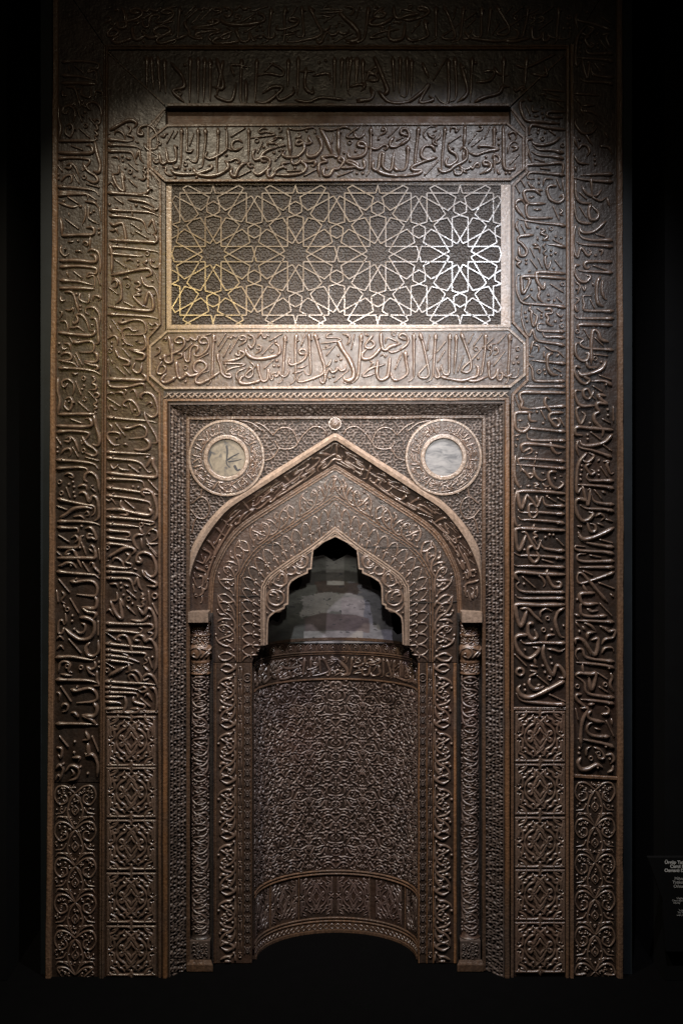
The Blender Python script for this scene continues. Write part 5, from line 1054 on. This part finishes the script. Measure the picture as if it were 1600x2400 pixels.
# painted sheet that stands in for the lost half dome
pg = [(600, 1506), (612, 1470), (640, 1452), (651, 1459), (657, 1448), (659, 1428), (675, 1383), (699, 1383), (707, 1366), (708, 1345), (731, 1307), (757, 1300.5), (783, 1316), (813, 1300), (846, 1311), (862, 1345), (872, 1380), (898, 1389), (915, 1440), (920, 1477), (931, 1488), (944, 1483), (962, 1482), (968, 1506)]
pgx = np.array(pg)
def inside(x, y):
    c = np.zeros_like(x, bool); n = len(pg); j = n-1
    for i in range(n):
        xi, yi = pg[i]; xj, yj = pg[j]
        c ^= ((yi > y) != (yj > y)) & (x < (xj-xi)*(y-yi)/((yj-yi) or 1e-9)+xi); j = i
    return c
zl = ZC+(CY-1493)/S*K
def domept(px, py):
    dx, dz = (px-CX)/S/DIST, (CY-py)/S/DIST   # ray through the point met with a half dome
    best = DN+.05
    lo = np.full_like(px, DN+.02); hi = np.full_like(px, DN+BD-.01)
    for _ in range(24):
        m = (lo+hi)/2; X = dx*(DIST+m)-XC; Z = ZC+dz*(DIST+m)-zl; rr = X**2+((m-DN)*R/BD)**2+np.maximum(Z, 0)**2*.72
        ins = rr < (R-.012)**2; lo = np.where(ins, m, lo); hi = np.where(ins, hi, m)
    return lo
st_ = 1.3; gx = np.arange(598, 972, st_); gy = np.arange(1298, 1510, st_); GX, GY = np.meshgrid(gx, gy); shp = GX.shape
dd = domept(GX.ravel(), GY.ravel()); kk = (DIST+dd)/DIST
vv = np.stack([(GX.ravel()-CX)/S*kk, dd, ZC+(CY-GY.ravel())/S*kk], -1)
ins = inside(GX.ravel(), GY.ravel()); W_ = shp[1]; fc = []
for i in range(shp[0]-1):
    for j in range(W_-1):
        q = (i*W_+j, i*W_+j+1, (i+1)*W_+j+1, (i+1)*W_+j)
        if sum(ins[t] for t in q) >= 2: fc.append(q)
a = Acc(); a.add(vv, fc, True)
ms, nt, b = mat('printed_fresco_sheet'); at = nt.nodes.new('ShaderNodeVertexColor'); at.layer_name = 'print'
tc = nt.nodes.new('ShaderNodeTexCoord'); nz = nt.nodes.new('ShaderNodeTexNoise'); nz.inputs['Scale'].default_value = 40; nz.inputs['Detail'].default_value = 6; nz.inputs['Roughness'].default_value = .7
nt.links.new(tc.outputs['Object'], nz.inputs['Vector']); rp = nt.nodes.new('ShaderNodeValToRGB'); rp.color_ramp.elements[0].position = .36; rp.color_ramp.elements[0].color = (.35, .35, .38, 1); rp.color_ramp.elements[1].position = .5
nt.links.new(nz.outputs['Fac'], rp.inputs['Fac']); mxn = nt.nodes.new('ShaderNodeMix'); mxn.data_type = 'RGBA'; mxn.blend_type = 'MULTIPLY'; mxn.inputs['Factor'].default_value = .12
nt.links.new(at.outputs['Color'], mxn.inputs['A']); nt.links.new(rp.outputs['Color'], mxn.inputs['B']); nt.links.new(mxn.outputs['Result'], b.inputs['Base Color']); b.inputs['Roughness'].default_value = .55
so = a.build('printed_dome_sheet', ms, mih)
# the printed picture: patches with ragged borders
X, Y = GX.ravel(), GY.ravel()
def fbm(sx_, sy_, o=4, seed=0):
    r = np.random.default_rng(seed); out = 0; amp = 1
    for k in range(o):
        u = (X-590)/sx_*2**k; v = (Y-1290)/sy_*2**k; g = r.normal(0, 1, (int(v.max())+3, int(u.max())+3)); i0 = v.astype(int); j0 = u.astype(int); fu, fv = u-j0, v-i0; fu = fu*fu*(3-2*fu); fv = fv*fv*(3-2*fv)
        out = out+amp*((g[i0, j0]*(1-fu)+g[i0, j0+1]*fu)*(1-fv)+(g[i0+1, j0]*(1-fu)+g[i0+1, j0+1]*fu)*fv); amp *= .62
    return out
n1 = fbm(34, 12, 5, 1); n2 = fbm(60, 60, 4, 2); n3 = fbm(16, 6, 4, 3)
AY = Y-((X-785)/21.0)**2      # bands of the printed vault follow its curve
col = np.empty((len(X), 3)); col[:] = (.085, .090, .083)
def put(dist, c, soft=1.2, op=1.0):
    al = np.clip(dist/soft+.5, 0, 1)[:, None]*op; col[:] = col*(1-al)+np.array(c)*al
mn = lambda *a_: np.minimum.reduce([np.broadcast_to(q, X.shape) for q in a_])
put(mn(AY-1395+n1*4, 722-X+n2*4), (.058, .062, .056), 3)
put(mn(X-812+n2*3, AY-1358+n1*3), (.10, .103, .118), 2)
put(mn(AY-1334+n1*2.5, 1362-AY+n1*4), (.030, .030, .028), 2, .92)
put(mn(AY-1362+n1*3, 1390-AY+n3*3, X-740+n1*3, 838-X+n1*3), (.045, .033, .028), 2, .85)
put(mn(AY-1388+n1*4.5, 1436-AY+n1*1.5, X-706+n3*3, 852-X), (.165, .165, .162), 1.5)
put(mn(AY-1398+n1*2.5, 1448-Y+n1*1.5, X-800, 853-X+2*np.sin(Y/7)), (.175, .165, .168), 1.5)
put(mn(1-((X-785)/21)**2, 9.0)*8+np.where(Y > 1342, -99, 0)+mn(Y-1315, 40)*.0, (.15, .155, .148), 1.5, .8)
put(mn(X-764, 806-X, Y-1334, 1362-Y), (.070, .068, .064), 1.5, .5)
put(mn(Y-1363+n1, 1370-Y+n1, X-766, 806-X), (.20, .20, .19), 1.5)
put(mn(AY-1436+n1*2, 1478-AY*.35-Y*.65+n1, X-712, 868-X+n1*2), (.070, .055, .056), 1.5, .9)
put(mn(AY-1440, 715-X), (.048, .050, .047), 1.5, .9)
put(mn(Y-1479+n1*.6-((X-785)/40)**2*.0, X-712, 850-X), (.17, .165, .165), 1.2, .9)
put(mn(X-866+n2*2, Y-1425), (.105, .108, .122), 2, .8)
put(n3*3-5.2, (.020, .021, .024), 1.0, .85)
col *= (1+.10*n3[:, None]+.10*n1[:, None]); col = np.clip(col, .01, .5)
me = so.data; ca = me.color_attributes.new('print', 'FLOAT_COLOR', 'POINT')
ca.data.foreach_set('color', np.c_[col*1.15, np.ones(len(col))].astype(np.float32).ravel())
a = Acc(); poly(a, rect(560, 1230, 1010, 1560), DN+BD+.06); a.build('niche_back_panel', M['black'], mih)

# ------------------------------------------------------------------ write out the letters
LET.sort(key=lambda t: -t[0])
for i, (L, st, mp, parent, hs, ws, m) in enumerate(LET):
    if i < 300:
        a = Acc(); stroke(a, st, mp, hs, ws); a.build('letter', M[m], parent)
    else: SMALL.setdefault((parent.name, m), (parent, []))[1].append((st, mp, hs, ws))
for (nm, m), (parent, lst) in SMALL.items():
    a = Acc()
    for st, mp, hs, ws in lst: stroke(a, st, mp, hs, ws, 4, ROUND if ws > .8 else ROUND5)
    a.build('small_letters_and_marks', M[m], parent, kind='stuff')

# ------------------------------------------------------------------ information sign
sg = bpy.data.objects.new('information_sign', None); sc.collection.objects.link(sg); sg.location = (P(1556, 0, -.03)[0], -.03, 0)
tag(sg, 'dark museum label board with white printed lines right of the mihrab', 'sign')
a = Acc(); SD = -.045
pts = [(1517, 2010), (1760, 2010), (1760, 2230), (1560, 2230), (1552, 2110)]
loc = Vector(sg.location)
F = [Vector(P(x, y, SD))-loc for x, y in pts]; B = [Vector((f.x, f.y+.02, f.z)) for f in F]; n = len(F)
a.add(F+B, [tuple(range(n))]+[(i, (i+1) % n, n+(i+1) % n, n+i) for i in range(n)], False); a.build('sign_board', M['sign'], sg)
def text(body, x, y, h, bold):
    cu = bpy.data.curves.new('text_line', 'FONT'); cu.body = body; cu.size = h/S*1.38; cu.offset = .0006 if bold else 0
    cu.align_x = 'LEFT'; o = bpy.data.objects.new('text_line', cu); sc.collection.objects.link(o); o.parent = sg
    o.location = Vector(P(x, y, SD))-loc+Vector((0, -.0015, 0)); o.rotation_euler = (math.radians(90), 0, 0); cu.materials.append(M['text'])
    bpy.context.view_layer.update(); me = bpy.data.meshes.new_from_object(o.evaluated_get(bpy.context.evaluated_depsgraph_get()))
    m = bpy.data.objects.new('text_line', me); sc.collection.objects.link(m); m.parent = sg; m.location = o.location; m.rotation_euler = o.rotation_euler
    bpy.data.objects.remove(o)
for t in (('Ürgüp Taşkınpaşa', 1556, 2024, 7.6, 1), ('Camii Mihrabı', 1568.5, 2033.5, 7.6, 1), ('Osmanlı Dönemi', 1555.5, 2043, 7.6, 1), ('Mihrab of', 1579, 2062, 7.0, 0), ('Taşkınpaşa', 1574.5, 2070.5, 7.0, 0), ('Ottoman', 1577, 2080, 7.0, 0),
          ('Ürgüp', 1584, 2106.5, 4.2, 0), ('Ceviz ağacı', 1573.5, 2112, 4.2, 0), ('mihrap', 1576, 2117.5, 4.2, 0), ('Taşkın', 1589, 2135, 4.0, 0), ('The mihrab', 1586, 2140, 4.0, 0), ('walnut', 1584, 2146, 4.0, 0)): text(*t)
